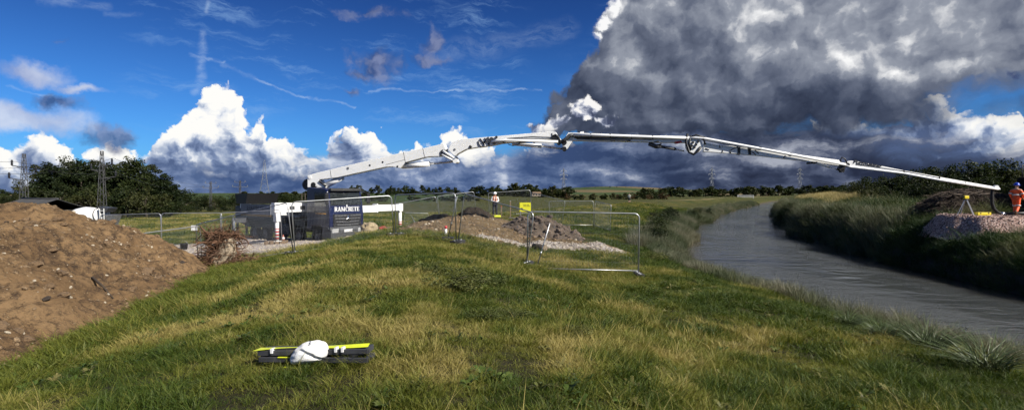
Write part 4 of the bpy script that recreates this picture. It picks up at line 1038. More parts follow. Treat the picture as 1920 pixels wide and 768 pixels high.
# brushwood pile on the far bank
TWIG = simple('dead_twigs', (.070, .050, .035), .9, var=.5, scale=2.5)
bp = Vector((28.6, 33.2, 2.9))
brush = empty('brushwood_pile', bp, 0, 'dark pile of cut branches and twigs behind the tripod', 'brush pile')
def brush_z(x, y):
    r = np.hypot((x-bp.x)/3.5, (y-bp.y)/1.9)+(fbm(x*.8, y*.8, 1, 2)-.5)*.3
    return np.where(r > 1.05, np.nan, bp.z-.4+1.75*np.clip(1-r*r, 0, 1)**.6+(fbm(x*3, y*3, 2, 2)-.5)*.3)
bo = height_patch('packed_brush', 22.5, 32.6, 30.8, 35.6, .14, brush_z, DARKSOIL); bo.parent = brush; bo.matrix_parent_inverse = Matrix.Translation(-bp)
mb = MB()
for k in range(2600):
    x = r_.uniform(-3.4, 3.4); y = r_.uniform(-1.9, 1.2); z = float(brush_z(np.array([bp.x+x]), np.array([bp.y+y]))[0])
    if math.isnan(z): continue
    a = r_.uniform(0, 6.28); d = Vector((math.cos(a), math.sin(a), r_.uniform(-.2, .35))); L = r_.uniform(.4, 1.3); c = Vector((x, y, z-bp.z+r_.uniform(-.05, .12)))
    b_ = Vector((r_.uniform(-.12, .12), r_.uniform(-.12, .12), r_.uniform(0, .15)))
    mb.tube([c-d*L/2, c+b_, c+d*L/2], [r_.uniform(.008, .02), .010, .004], 4, cap=False)
mb.build('twigs', TWIG, brush, kind='stuff')
for k in range(16):
    x = r_.uniform(-2.6, 2.6); z = float(brush_z(np.array([bp.x+x]), np.array([bp.y-.8]))[0])-bp.z; a = r_.uniform(-.9, .9)
    d = Vector((math.cos(a), math.sin(a)*.4, r_.uniform(-.25, .3))); c = Vector((x, -.9, z+.1)); L = r_.uniform(1.0, 2.0)
    MB().tube([c-d*L/2, c+Vector((0, 0, .1)), c+d*L/2], [.05, .04, .015], 6).build('branch', TWIG, brush)

# rush clumps by the near water, each a plant of its own
RUSH = blade_mesh('blades', G2, 420, 1.0, .013, .26, 1.05, 4, 77); RUSH2 = blade_mesh('blades', G2, 420, 1.0, .013, .26, 1.15, 4, 78)
G5 = simple('rush_blades', (.062, .090, .024), .5, var=.35, scale=8)
for i, me in enumerate((RUSH, RUSH2)): me.materials.clear(); me.materials.append(G5)
for i, (px, py, s, lb) in enumerate(((1738, 655, .60, 'large clump of rushes by the water near the right corner'), (1850, 695, .55, 'rush clump nearest the right edge of the picture'), (1655, 632, .40, 'small pale rush clump left of the large ones'), (1590, 610, .38, 'small rush clump halfway along the near waterline'))):
    p = ground_at(px, py, 5, 30); e = empty('rush_clump', p, i*1.3, lb, 'rushes', 'rush clumps by the near water'); e.scale = (s*1.75, s*1.75, s)
    link('blades', (RUSH, RUSH2)[i % 2], e)
    MB().lathe([(.26, -.1), (.22, .08), (.10, .16), (.02, .18)], 9).build('root_tussock', DARKSOIL, e)
# weeds on the bank by the fence
WEED = [tree_kind(260+i, .55, .50, .02, 34, 60, .022, leaf_mat('weed_leaves', (.045, .066, .016), (.12, .125, .04)), .012, 9) for i in range(2)]
for i, (px, py, s, lb) in enumerate(((862, 545, .85, 'largest dark weed clump below the fence corner'), (905, 535, .6, 'weed clump right of the largest one'), (812, 515, .55, 'weed clump left of the largest one, below the fence'), (960, 600, .4, 'low leafy weed in the middle of the near slope'), (1075, 632, .4, 'weed with pale seed heads right of the middle'), (915, 600, .4, 'small green weed on the near slope'), (1225, 488, .8, 'leafy weed at the foot of the right fence post'))):
    p = ground_at(px, py, 4, 40); put_tree('weed_clump', WEED[i % 2], p.x, p.y, .55*s, lb, 'weeds on the bank', wid=1.7, z=p.z-.03, cat='weed')

# ============================================================ the concrete pump truck
TZ = 1.02
TM = Matrix.Translation((-9.9, 32.0, TZ)) @ Matrix.Rotation(R(-35.5), 4, 'Z')
truck = empty('pump_truck', (-9.9, 32.0, TZ), R(-35.5), 'dark blue concrete pump truck with its white boom stretched across the river', 'pump truck')
def in_truck(o): o.parent = truck; o.matrix_parent_inverse = TM.inverted(); return o
BLUE = simple('dark_blue_paint', (.006, .010, .046), .28, spec=.6, var=.12, scale=2, dirt=((.05, .048, .045), .62))
BLACK = simple('black_plastic', (.012, .012, .013), .5, var=.2)
DGREY = simple('dark_grey_paint', (.055, .057, .062), .5, var=.25, scale=3)
MGREY = simple('grey_grille', (.10, .10, .105), .45, .2)
TRUCKW = simple('white_truck_paint', (.82, .82, .80), .38, var=.03, scale=2.2, dirt=((.60, .57, .52), .74))
CHROME = simple('bright_metal', (.70, .70, .72), .18, 1.0)
TYRE = simple('tyre_rubber', (.016, .016, .016), .85, var=.3, scale=12, bmp=.5)
RED = simple('red_paint', (.50, .03, .035), .45)
LETW = simple('white_lettering', (.80, .80, .80), .5)
LETB = simple('black_lettering', (.015, .015, .018), .5)
m, t, b = mat_new('truck_glass'); b.inputs['Base Color'].default_value = (.018, .022, .024, 1); b.inputs['Roughness'].default_value = .06; b.inputs['Specular IOR Level'].default_value = .8; GLASS = m
m, t, b = mat_new('lamp_lens'); b.inputs['Base Color'].default_value = (.75, .76, .78, 1); b.inputs['Roughness'].default_value = .08; b.inputs['Metallic'].default_value = .6
bump(t, b, t.voro(obj_xyz(t), 30, 0, .5), .5, .02); LENS = m
m, t, b = mat_new('red_and_white_bands'); z_ = t.sep(obj_xyz(t))[2]
k_ = (z_*5.2)._m('FRACT').ss(.47, .53); t.link(t.mix(k_*z_.ss(1.12, 1.10), (.72, .72, .70), (.45, .03, .03)), b.inputs['Base Color']); b.inputs['Roughness'].default_value = .45; BANDS = m

# lettering with serifs, as flat raised strokes
def letters(text, h, mat, name, parent, M, thick=.20, gap=.16, depth=.006):
    """capital letters from strokes with slab serifs, in the x-z plane facing -y"""
    mb = MB(); x = 0.0; k = thick*h; th = k*.42
    def st(x0, z0, x1, z1, w): mb.prism([(x0-w/2, z0), (x0+w/2, z0), (x1+w/2, z1), (x1-w/2, z1)], 0, depth)
    def hb(x0, x1, z, w): mb.prism([(x0, z-w/2), (x1, z-w/2), (x1, z+w/2), (x0, z+w/2)], 0, depth)
    def srf(xc, z, w): hb(xc-w/2, xc+w/2, z, th)
    def arc(cx, cz, rx, rz, a0, a1, w, n=10):
        for i in range(n):
            p, q = R(a0+(a1-a0)*i/n), R(a0+(a1-a0)*(i+1)/n)
            mb.prism([(cx+(rx-w)*math.cos(p), cz+(rz-th)*math.sin(p)), (cx+rx*math.cos(p), cz+rz*math.sin(p)), (cx+rx*math.cos(q), cz+rz*math.sin(q)), (cx+(rx-w)*math.cos(q), cz+(rz-th)*math.sin(q))], 0, depth)
    for ch in text:
        if ch in 'RP':
            w = .74*h; st(x+k*.8, 0, x+k*.8, h, k); srf(x+k*.8, th/2, k*1.8); srf(x+k*.8, h-th/2, k*1.8)
            hb(x+k, x+.4*h, h-th/2, th); hb(x+k, x+.4*h, h*.48, th); arc(x+.38*h, h*.74, .3*h, .28*h, -90, 90, k*.9)
            if ch == 'R': st(x+.40*h, h*.48, x+.66*h, 0, k*1.0) if False else mb.prism([(x+.36*h, h*.48), (x+.36*h+k, h*.48), (x+.60*h+k, 0), (x+.60*h, 0)], 0, depth)
        elif ch == 'A':
            w = .84*h; mb.prism([(x+.08*h, 0), (x+.08*h+th*1.3, 0), (x+.44*h, h), (x+.36*h, h)], 0, depth); mb.prism([(x+.36*h, h), (x+.36*h+k, h), (x+.68*h+k*.6, 0), (x+.68*h-k*.4, 0)], 0, depth)
            hb(x+.2*h, x+.6*h, h*.32, th); srf(x+.1*h, th/2, k*1.5); srf(x+.70*h, th/2, k*1.8)
        elif ch == 'M':
            w = 1.06*h; st(x+.14*h, 0, x+.14*h, h, th*1.3); st(x+.86*h, 0, x+.86*h, h, k); mb.prism([(x+.1*h, h), (x+.1*h+k, h), (x+.50*h+k*.4, .12*h), (x+.50*h-k*.4, .12*h)], 0, depth); mb.prism([(x+.84*h, h), (x+.84*h+th, h), (x+.5*h+th, .12*h), (x+.5*h, .12*h)], 0, depth)
            srf(x+.14*h, th/2, k*1.5); srf(x+.86*h, th/2, k*1.8); srf(x+.12*h, h-th/2, k*1.3); srf(x+.88*h, h-th/2, k*1.5)
        elif ch == 'C':
            w = .74*h; arc(x+.40*h, h*.5, .38*h, .5*h, 48, 312, k); st(x+.66*h, .66*h, x+.66*h, h, th)
        elif ch == 'E':
            w = .68*h; st(x+k*.8, 0, x+k*.8, h, k); hb(x, x+.58*h, h-th/2, th); hb(x, x+.60*h, th/2, th); hb(x+k, x+.44*h, h*.52, th); st(x+.56*h, h*.72, x+.56*h, h, th); st(x+.58*h, 0, x+.58*h, h*.3, th); st(x+.43*h, .40*h, x+.43*h, .64*h, th*.8)
        elif ch == 'T':
            w = .74*h; st(x+.36*h, 0, x+.36*h, h, k); hb(x+.02*h, x+.70*h, h-th/2, th); srf(x+.36*h, th/2, k*1.8); st(x+.04*h, .72*h, x+.04*h, h, th); st(x+.68*h, .72*h, x+.68*h, h, th)
        else: w = .5*h
        x += w+gap*h*.35
    mb.v = [M @ Vector((v.x-x/2, v.y, v.z)) for v in mb.v]
    return mb.build(name, mat, parent)
def sans(text, size, mat, name, parent, M, offset=0.0, shear=0.0):
    cu = bpy.data.curves.new(name, 'FONT'); cu.body = text; cu.size = size; cu.extrude = .004; cu.offset = offset; cu.shear = shear; cu.align_x = 'CENTER'
    o = bpy.data.objects.new(name, cu); me = bpy.data.meshes.new_from_object(o); me.name = name
    me.transform(M @ Matrix.Rotation(R(90), 4, 'X')); me.materials.clear(); me.materials.append(mat); bpy.data.objects.remove(o)
    return link(name, me, parent)

# local frame: x forward, y to the truck's left, z up; x = 0 is the front
fwdM = Matrix.Rotation(R(90), 4, 'Z')          # letters facing -y -> facing +x
cab = MB().prism([(0, 1.02), (.02, 1.9), (-.04, 2.38), (-.24, 3.28), (-.50, 3.46), (-2.15, 3.52), (-2.25, 3.4), (-2.25, 1.05), (-1.9, 1.0), (-1.75, 1.25), (-.85, 1.25), (-.72, 1.02)], -1.22, 1.22).build('cab', BLUE, truck)
bv = cab.modifiers.new('bevel', 'BEVEL'); bv.width = .06; bv.segments = 2; bv.limit_method = 'ANGLE'
def slab(pts, off, mat, name, parent, th=.02):
    """a flat panel from four corners, pushed out along its normal"""
    p = [Vector(q) for q in pts]; n = (p[1]-p[0]).cross(p[2]-p[0]).normalized(); q = [a+n*off for a in p]; w = [a-n*th for a in p]
    return MB().add(q+w, [(0, 1, 2, 3), (7, 6, 5, 4), (0, 4, 5, 1), (1, 5, 6, 2), (2, 6, 7, 3), (3, 7, 4, 0)]).build(name, mat, parent)
slab([(-.06, -1.10, 2.45), (-.06, 1.10, 2.45), (-.225, 1.06, 3.20), (-.225, -1.06, 3.20)], .012, GLASS, 'windscreen', cab)
MB().box((-.16, 0, 3.36), (.22, 2.2, .16), (0, -.35, 0)).build('sun_visor', BLACK, cab)
for s in (-1, 1):
    pts = [(-1.45, s*1.22, 2.42), (-.30, s*1.22, 2.42), (-.42, s*1.22, 3.22), (-1.45, s*1.22, 3.26)]
    if s > 0: pts = pts[::-1]
    slab(pts, .012, GLASS, 'side_window', cab)
    pts = [(-1.55, s*1.22, 1.35), (-.25, s*1.22, 1.35), (-.25, s*1.22, 2.40), (-1.55, s*1.22, 2.40)]
    if s > 0: pts = pts[::-1]
    d = slab(pts, .010, BLUE, 'door', cab); MB().box((-1.4, s*1.24, 2.1), (.16, .03, .05)).build('handle', BLACK, d)
    mr = MB(); mr.bar((-.1, s*1.2, 3.3), (.12, s*1.48, 3.15), .035); mr.box((.12, s*1.5, 2.85), (.10, .22, .62), bev=.03); mr.build('mirror', BLACK, cab)
    MB().box((-.30, s*1.235, 1.15), (.5, .05, .12)).build('step', DGREY, cab)
    MB().tube([(-1.3, s*1.26, 1.98), (-.3, s*1.26, 1.98)], .018, 6).build('side_marker', simple('amber', (.5, .25, .03)), cab)
gr = MB()
gr.box((.03, 0, 1.58), (.05, 1.98, .74)); gri = gr.build('grille', BLACK, truck)
for i, z in enumerate((1.86, 1.68, 1.50, 1.32)):
    w = 1.9-.12*i
    g = MB(); n = 9
    for k in range(n):
        y0 = -w/2+w*k/n; y1 = y0+w/n*.93
        g.box((.07, (y0+y1)/2, z-.05*(1-abs((k-4)/4))*(.5 if i > 1 else .2)), (.06, y1-y0, .085))
    g.build('grille_bar', MGREY, gri)
star = MB(); N = 28
for k in range(N):
    a, b_ = 2*math.pi*k/N, 2*math.pi*(k+1)/N; star.bar((.12, .20*math.cos(a), 1.71+.20*math.sin(a)), (.12, .20*math.cos(b_), 1.71+.20*math.sin(b_)), .022)
for k in range(3):
    a = R(90+120*k); c_, s_ = math.cos(a), math.sin(a)
    star.add([(.125, .19*c_, 1.71+.19*s_), (.125, -.038*s_, 1.71+.038*c_), (.15, 0, 1.71), (.125, .038*s_, 1.71-.038*c_)], [(0, 1, 2), (0, 2, 3), (0, 3, 1)])
star.build('star_emblem', CHROME, gri)
letters('RAMCRETE', .27, LETW, 'lettering', cab, Matrix.Translation((.032, 0, 2.10)) @ fwdM)
hat = MB(); hat.prism([(-.05, 0), (.05, 0), (.03, .06), (0, .12), (-.03, .06)], 0, .006); hat.v = [Matrix.Translation((.03, -.03, 2.40)) @ fwdM @ v for v in hat.v]; hat.build('small_crest', LETW, cab)
bump_ = MB().prism([(.12, .45), (.14, 1.0), (.06, 1.2), (-.7, 1.2), (-.7, .5)], -1.22, 1.22).build('bumper', DGREY, truck)
for s in (-1, 1): MB().box((.13, s*.92, .98), (.05, .44, .24), bev=.02).build('headlamp', LENS, bump_); MB().box((.10, s*.95, 1.16), (.06, .4, .03)).build('lamp_brow', MGREY, bump_)
pl = MB().box((.155, -.02, .96), (.015, .60, .15)).build('number_plate', LETW, bump_)
sans('YC16 UZH', .13, LETB, 'plate_characters', pl, Matrix.Translation((.164, -.02, .915)) @ fwdM, .002)
for s in (-1, 1): MB().bar((-.02, s*.2, 2.46), (-.05, s*.85, 2.50), .02).build('wiper', BLACK, cab)
# chassis and wheels
ch = MB()
for s in (-1, 1): ch.box((-5.3, s*.42, 1.0), (10.0, .10, .28))
for x in (-2.6, -4.4, -6.2, -8, -9.8): ch.box((x, 0, 1.0), (.12, .8, .2))
ch.build('chassis', BLACK, truck)
def wheel(x, s, dual=False):
    M = Matrix.Translation((x, s*1.02, .52)) @ Matrix.Rotation(R(-90*s), 4, 'X')
    w = MB().lathe([(.30, -.15), (.44, -.16), (.51, -.13), (.52, 0), (.51, .13), (.44, .16), (.30, .15)], 28, M, cap=False)
    tyre_ = w.build('wheel', TYRE, truck)
    MB().lathe([(.30, .10), (.27, .06), (.20, .02), (.12, .05), (.10, .12), (.02, .12)], 20, M).build('rim', DGREY, tyre_)
for x in (-1.35, -3.25, -7.0, -8.35):
    for s in (-1, 1): wheel(x, s)
for s in (-1, 1):
    MB().box((-5.1, s*.98, .92), (1.9, .42, .62), bev=.03).build('tool_box', BLACK, truck)
    MB().box((-2.9, s*1.0, 1.35), (1.0, .5, .3)).build('mudguard', BLACK, truck)
deck = MB().box((-6.6, 0, 1.72), (7.0, 2.36, .10)).build('deck', DGREY, truck)
MB().box((-4.3, 0, 1.42), (2.0, 1.5, .5)).build('pump_frame', BLACK, truck)
# side panels of the rear, with the firm's name
for s in (-1, 1):
    pn = MB().box((-8.1, s*1.19, 2.12), (3.7, .05, .66)).build('side_panel', simple('grey_side_panel', (.16, .17, .19), .5, var=.12, dirt=((.12, .11, .10), .55)), truck)
    M = Matrix.Translation((-8.1, s*1.22, 1.98)) @ (Matrix.Identity(4) if s < 0 else Matrix.Rotation(R(180), 4, 'Z'))
    letters('RAMCRETE', .32, LETB, 'lettering', pn, M)
    MB().box((-8.1, s*1.17, 1.70), (3.7, .06, .12)).build('amber_strip', simple('amber_reflector', (.35, .20, .05)), pn)
    MB().box((-7.2, s*1.12, 1.28), (4.6, .10, .72)).build('skirt', BLACK, truck)
MB().box((-6.1, -.75, 2.0), (1.6, .8, .5), bev=.04).build('water_tank', TRUCKW, truck)
MB().box((-5.6, .6, 2.1), (2.2, .9, .7), bev=.04).build('oil_tank', DGREY, truck)
hp = MB(); hp.prism([(-10.9, 1.3), (-9.6, 1.0), (-9.2, 1.9), (-10.9, 2.3)], -1.1, 1.1); hop = hp.build('hopper', DGREY, truck)
MB().add([(-10.75, -1.1, 2.45), (-9.5, -1.1, 2.45), (-9.2, -1.15, 3.15), (-10.9, -1.15, 3.15), (-10.75, 1.1, 2.45), (-9.5, 1.1, 2.45), (-9.2, 1.15, 3.15), (-10.9, 1.15, 3.15)], [(0, 1, 2, 3), (7, 6, 5, 4), (0, 4, 5, 1), (1, 5, 6, 2), (2, 6, 7, 3), (3, 7, 4, 0)]).build('hopper_cover', BLACK, hop)
MB().box((-9.9, -.9, 2.36), (.7, .4, .4)).build('hopper_bracket', TRUCKW, hop)
for x in (-10.6, -9.4): MB().box((x, -1.1, .85), (.12, .1, .9)).build('rear_leg', DGREY, truck)
# outriggers
OR = Vector((-2.9, -2.75, 0)); zt = 2.62
ora = empty('outrigger', (0, 0, 0)); ora.parent = truck; ora['label'] = 'near outrigger on its timber packing'
o1 = MB()
o1.prism([(-2.80, 2.05), (-.6, 2.05), (-.6, 2.58), (-3.0, 2.62), (-3.0, 2.05)], -.19, .19)
o1.v = [Vector((-2.9, 0, 0))+Matrix.Rotation(R(90), 3, 'Z') @ Vector((v.x, v.y, v.z)) for v in o1.v]
o1.build('beam', TRUCKW, ora)
MB().box((-2.9, -2.75, 2.05), (.30, .30, 1.1), bev=.02).build('leg_sleeve', TRUCKW, ora)
l1 = MB(); l1.tube([(0, 0, .36), (0, 0, 1.7)], .115, 12); l1.v = [v+Vector((-2.9, -2.75, 0)) for v in l1.v]; l1.build('leg', BANDS, ora)
MB().lathe([(.10, .22), (.24, .24), (.24, .30), (.12, .38)], 16, Matrix.Translation((-2.9, -2.75, 0))).build('foot', DGREY, ora)
for hy in (-1.9, -1.2): MB().box((-2.705, hy, 2.3), (.012, .34, .22)).build('recess', DGREY, ora)
orb = empty('outrigger', (0, 0, 0)); orb.parent = truck; orb['label'] = 'far outrigger stretched out to the right of the cab'
o2 = MB(); o2.box((-2.9, 2.9, 2.10), (.40, 3.4, .46)); o2.build('beam', TRUCKW, orb)
MB().box((-2.9, 5.7, 2.14), (.34, 2.5, .44)).build('sliding_beam', TRUCKW, orb); MB().box((-2.9, 4.6, 2.14), (.46, .10, .62)).build('collar', TRUCKW, orb)
MB().box((-2.9, 6.85, 2.14), (.36, .36, .54)).build('leg_sleeve', TRUCKW, orb)
l2 = MB(); l2.tube([(-2.9, 6.9, .30), (-2.9, 6.9, 1.9)], .125, 12); l2.build('leg', BANDS, orb)
MB().lathe([(.24, .16), (.24, .22), (.12, .34)], 16, Matrix.Translation((-2.9, 6.9, .02))).build('foot', DGREY, orb)
for s in (-1, 1):
    oo = empty('rear_outrigger', (0, 0, 0)); oo.parent = truck
    MB().box((-9.3, s*1.5, 1.35), (.3, 1.2, .3)).build('beam', DGREY, oo); MB().tube([(-9.3, s*2.05, .14), (-9.3, s*2.05, 1.5)], .10, 10).build('leg', DGREY, oo); MB().lathe([(.2, .08), (.2, .13), (.1, .2)], 12, Matrix.Translation((-9.3, s*2.05, 0))).build('foot', DGREY, oo)
# turret
tu = MB(); tu.box((-2.9, 0, 1.75), (1.5, 1.5, 1.4)); tu.build('turret_base', BLACK, truck)
tu = MB(); tu.lathe([(.62, 2.4), (.62, 2.55), (.50, 2.6), (.46, 3.5), (.55, 3.62)], 24, Matrix.Translation((-2.9, 0, 0))); tu.build('slewing_column', BLACK, truck)
for z in (2.75, 3.05, 3.3): MB().tube([(-2.9+.5*math.cos(a/8*6.283), .5*math.sin(a/8*6.283), z+.02*math.sin(a)) for a in range(9)], .035, 6).build('hydraulic_hose', BLACK, truck)

# ---- the boom, section by section; outlines read off the photograph onto the upright plane the boom lies in
B0 = Vector((-12.35, 33.5)); B1 = Vector((25.9, 28.5)); BU = (B1-B0).normalized(); BN = Vector((BU.y, -BU.x, 0))
if BN.y > 0: BN = -BN
def onb(px, py):
    k = (px-960)/FPX; d = (B0.y*BU.x-B0.x*BU.y)/(BU.x-k*BU.y); return Vector((k*d, d, EYE-(py-HY)/FPX*d))
def Z5(x, y): return (560+x/4.571, 230+y/4.571)
def Z6(x, y): return (900+x/4.364, 230+y/4.364)
def Z7(x, y): return (1280+x/3.097, 240+y/3.097)
def plate(poly, w, mat, name, parent=None, off=0.0, bev=.02):
    P = [onb(*p) for p in poly]; n = len(P)
    v = [p+BN*(off+w/2) for p in P]+[p+BN*(off-w/2) for p in P]
    o = MB().add(v, [tuple(range(n)), tuple(reversed(range(n, 2*n)))]+[(i, i+n, (i+1) % n+n, (i+1) % n) for i in range(n)]).build(name, mat)
    if parent is None: in_truck(o)
    else: o.parent = parent
    if bev: q = o.modifiers.new('bevel', 'BEVEL'); q.width = bev; q.segments = 2; q.limit_method = 'ANGLE'
    return o
def rod(pts, r, mat, name, parent, off=0.0, n=10):
    o = MB().tube([onb(*p)+BN*off for p in pts], r, n).build(name, mat); o.parent = parent; return o
def disc(p, r, w, mat, name, parent, off=0.0, n=20):
    c = onb(*p)+BN*off; o = MB().tube([c-BN*w/2, c+BN*w/2], r, n, smooth=False).build(name, mat); o.parent = parent; return o
# section 1
s1 = plate([Z5(*p) for p in ((95, 455), (145, 438), (290, 402), (915, 255), (1080, 222), (1252, 182), (1274, 232), (1240, 262), (1225, 290), (1140, 292), (1090, 298), (925, 343), (885, 392), (850, 386), (820, 378), (760, 380), (480, 440), (350, 470), (190, 488), (250, 555), (95, 553))], .58, TRUCKW, 'boom_section')
disc(Z5(118, 470), .10, .64, TRUCKW, 'pin', s1); disc(Z5(145, 532), .16, .60, BLACK, 'pin_hole', s1); disc(Z5(440, 392), .075, .62, STEEL, 'pin', s1)
for z in ((625, 367), (735, 340), (860, 377)): disc(Z5(*z), .06, .60, BLACK, 'pin_hole', s1)
disc(Z5(80, 530), .36, .40, BLACK, 'slewing_drum', s1, off=-.15)
for a, b_ in (((288, 402), (298, 470)), ((912, 256), (928, 342)), ((1076, 224), (1092, 296)), ((760, 362), (928, 318))):
    rod([Z5(*a), Z5(*b_)], .012, DGREY, 'weld_seam', s1, .29, 5)
rod([Z5(220, 545), Z5(380, 465)], .17, TRUCKW, 'lift_ram', s1, 0, 14); rod([Z5(195, 500), Z5(255, 545)], .05, BLACK, 'ram_hose', s1, .32, 6)
rod([Z5(895, 372), Z5(1122, 352)], .165, TRUCKW, 'ram_cylinder', s1, 0, 14); rod([Z5(1122, 352), Z5(1350, 330)], .065, CHROME, 'ram_rod', s1, 0, 10)
disc(Z5(1250, 262), .20, .66, DGREY, 'joint', s1); rod([Z5(1248, 246), Z5(1345, 306)], .075, TRUCKW, 'link_bar', s1, .34, 8); rod([Z5(1240, 278), Z5(1330, 322)], .06, TRUCKW, 'link_bar', s1, .34, 8)
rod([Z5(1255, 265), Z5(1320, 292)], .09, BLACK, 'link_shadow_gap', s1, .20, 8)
disc(Z5(1342, 302), .10, .74, CHROME, 'pin', s1); disc(Z5(1352, 330), .14, .70, TRUCKW, 'pin', s1)
# section 2
s2 = plate([Z5(1290, 235), Z5(1300, 205), Z5(1330, 168), Z5(1380, 148), Z5(1540, 132), Z6(0, 125), Z6(105, 117), Z6(585, 75), Z6(622, 80), Z6(672, 152), Z6(655, 172), Z6(600, 140), Z6(180, 172), Z6(100, 190), Z6(0, 203), Z5(1540, 212), Z5(1440, 230), Z5(1370, 268), Z5(1345, 290)], .46, TRUCKW, 'boom_section')
disc(Z5(1344, 233), .07, .50, STEEL, 'pin', s2)
rod([Z5(1475, 215), Z5(1485, 200)], .10, BLACK, 'cable_clamp', s2, .20, 8)
for pts in ([(1545, 160), (1553, 190), (1575, 212)], [(1560, 140), (1580, 160), (1600, 200)], [(1600, 135), (1620, 170), (1640, 195)], [(1575, 175), (1610, 160), (1650, 165)], [(1630, 125), (1640, 160), (1636, 200)], [(1590, 190), (1615, 150), (1625, 130)]):
    rod([Z5(*p) for p in pts], .030, BLACK, 'hydraulic_hose', s2, .26, 6)
for q in ((100, 138, .12), (122, 160, .13), (140, 122, .08), (112, 150, .10)): disc(Z6(q[0], q[1]), q[2], .56, DGREY, 'valve_block', s2, off=.02, n=10)
rod([Z6(100, 160), Z6(220, 148), Z6(640, 160)], .075, TRUCKW, 'concrete_pipe', s2, .36, 10)
rod([Z6(230, 132), Z6(430, 118), Z6(590, 122)], .022, DGREY, 'hydraulic_pipe', s2, .25, 6); rod([Z6(230, 140), Z6(590, 135)], .022, DGREY, 'hydraulic_pipe', s2, .25, 6)
rod([Z6(265, 170), Z6(505, 192)], .125, TRUCKW, 'ram_cylinder', s2, .05, 12); rod([Z6(505, 192), Z6(690, 216)], .05, CHROME, 'ram_rod', s2, .05, 8)
for x in (200, 330, 445): rod([Z6(x, 150), Z6(x+2, 172)], .045, DGREY, 'pipe_bracket', s2, .33, 6)
rod([Z6(235, 180), Z6(275, 192), Z6(310, 185), Z6(340, 165)], .025, BLACK, 'hydraulic_hose', s2, .3, 6)
for p in ((600, 130), (630, 120), (620, 150), (645, 165)): disc(Z6(*p), .13, .5, BLACK, 'knuckle_fitting', s2, off=.06, n=9)
rod([Z6(595, 115), Z6(620, 102), Z6(645, 120), Z6(660, 165)], .05, BLACK, 'hydraulic_hose', s2, .3, 7); rod([Z6(590, 90), Z6(592, 110)], .03, BLACK, 'section_mark', s2, .24, 5)
# section 3
s3 = plate([Z6(*p) for p in ((668, 168), (722, 84), (780, 85), (1200, 100), (1680, 118), (1700, 130), (1680, 166), (1440, 163), (1240, 158), (760, 150), (716, 214), (700, 226), (680, 205))], .38, TRUCKW, 'boom_section')
rod([Z6(*p) for p in ((660, 165), (700, 140), (735, 108), (765, 103))], .11, DGREY, 'pipe_elbow', s3, .26, 10)
rod([Z6(765, 103), Z6(1060, 110), Z6(1400, 122), Z6(1700, 128)], .085, TRUCKW, 'concrete_pipe', s3, .30, 10)
rod([Z6(770, 122), Z6(1120, 128), Z6(1400, 138)], .045, DGREY, 'hydraulic_pipe', s3, .20, 6); rod([Z6(790, 132), Z6(1000, 140), Z6(1230, 148)], .05, DGREY, 'hydraulic_pipe', s3, .20, 6)
for x, z in ((1062, 108), (1405, 122), (1235, 120), (905, 105)): rod([Z6(x, z-12), Z6(x+4, z+22)], .035, BLACK, 'pipe_bracket', s3, .34, 6)
plate([Z6(820, 76), Z6(850, 72), Z6(850, 90), Z6(820, 90)], .2, TRUCKW, 'lamp_box', s3, bev=0); plate([Z6(1512, 102), Z6(1532, 102), Z6(1532, 116), Z6(1512, 116)], .1, STEEL, 'lamp_box', s3, bev=0)
disc(Z6(690, 215), .13, .5, BLACK, 'pin', s3); disc(Z6(690, 165), .15, .46, BLACK, 'pin', s3)
rod([Z6(1380, 170), Z6(1440, 195), Z6(1480, 190)], .13, DGREY, 'ram_bracket', s3, .0, 9); rod([Z6(1450, 190), Z6(1600, 216)], .085, DGREY, 'ram_cylinder', s3, 0, 10); rod([Z6(1600, 216), Z6(1670, 232)], .04, CHROME, 'ram_rod', s3, 0, 8)
rod([Z6(*p) for p in ((1420, 165), (1450, 155), (1480, 175), (1460, 205), (1420, 195))], .03, BLACK, 'hydraulic_hose', s3, .25, 6)
plate([Z6(1585, 158), Z6(1640, 150), Z6(1650, 165), Z6(1600, 172)], .40, RED, 'red_cover', s3, bev=0)
# joint and section 4
jn = disc((1300, 273), .46, .30, TRUCKW, 'folding_joint', s3, off=.12, n=18)
for pts, r in (([(1287, 252), (1284, 268), (1290, 286), (1298, 290), (1306, 284), (1312, 276)], .07), ([(1293, 255), (1290, 270), (1294, 282)], .05), ([(1291, 259), (1303, 254), (1316, 258), (1320, 272)], .05)):
    rod(pts, r, BLACK, 'hydraulic_hose', s3, .32, 8)
for p in ((1297, 268), (1303, 272), (1300, 277), (1307, 266), (1295, 274)): disc(p, .07, .1, BLACK, 'joint_opening', s3, off=.28, n=8)
s4 = plate([Z7(118, 84), Z7(200, 100), Z7(300, 106), Z7(440, 122), Z7(600, 148), Z7(720, 162), Z7(900, 186), Z7(918, 214), Z7(900, 220), Z7(720, 192), Z7(590, 180), Z7(430, 161), Z7(300, 150), Z7(118, 138)], .30, TRUCKW, 'boom_section')
rod([Z7(-10, 58), Z7(110, 62), Z7(440, 122), Z7(930, 214)], .075, TRUCKW, 'concrete_pipe', s4, .30, 10)
rod([Z7(100, 72), Z7(430, 132)], .02, DGREY, 'pipe_underside_rail', s4, .30, 5)
for x, z in ((38, 60), (115, 62), (438, 122), (612, 156)): disc(Z7(x, z), .10, .1, BLACK, 'pipe_clamp', s4, off=.30, n=10)
for x in (322, 384): plate([Z7(x-8, 112), Z7(x+8, 114), Z7(x+8, 156), Z7(x-8, 154)], .34, BLACK, 'strap', s4, bev=0)
for a, b_ in (((275, 128), (320, 108)), ((230, 128), (225, 142)), ((270, 130), (275, 148)), ((128, 120), (150, 128)), ((590, 160), (580, 176)), ((210, 98), (212, 118)), ((400, 140), (420, 158)), ((415, 130), (436, 150))):
    rod([Z7(*a), Z7(*b_)], .022, BLACK, 'hydraulic_hose', s4, .17, 5)
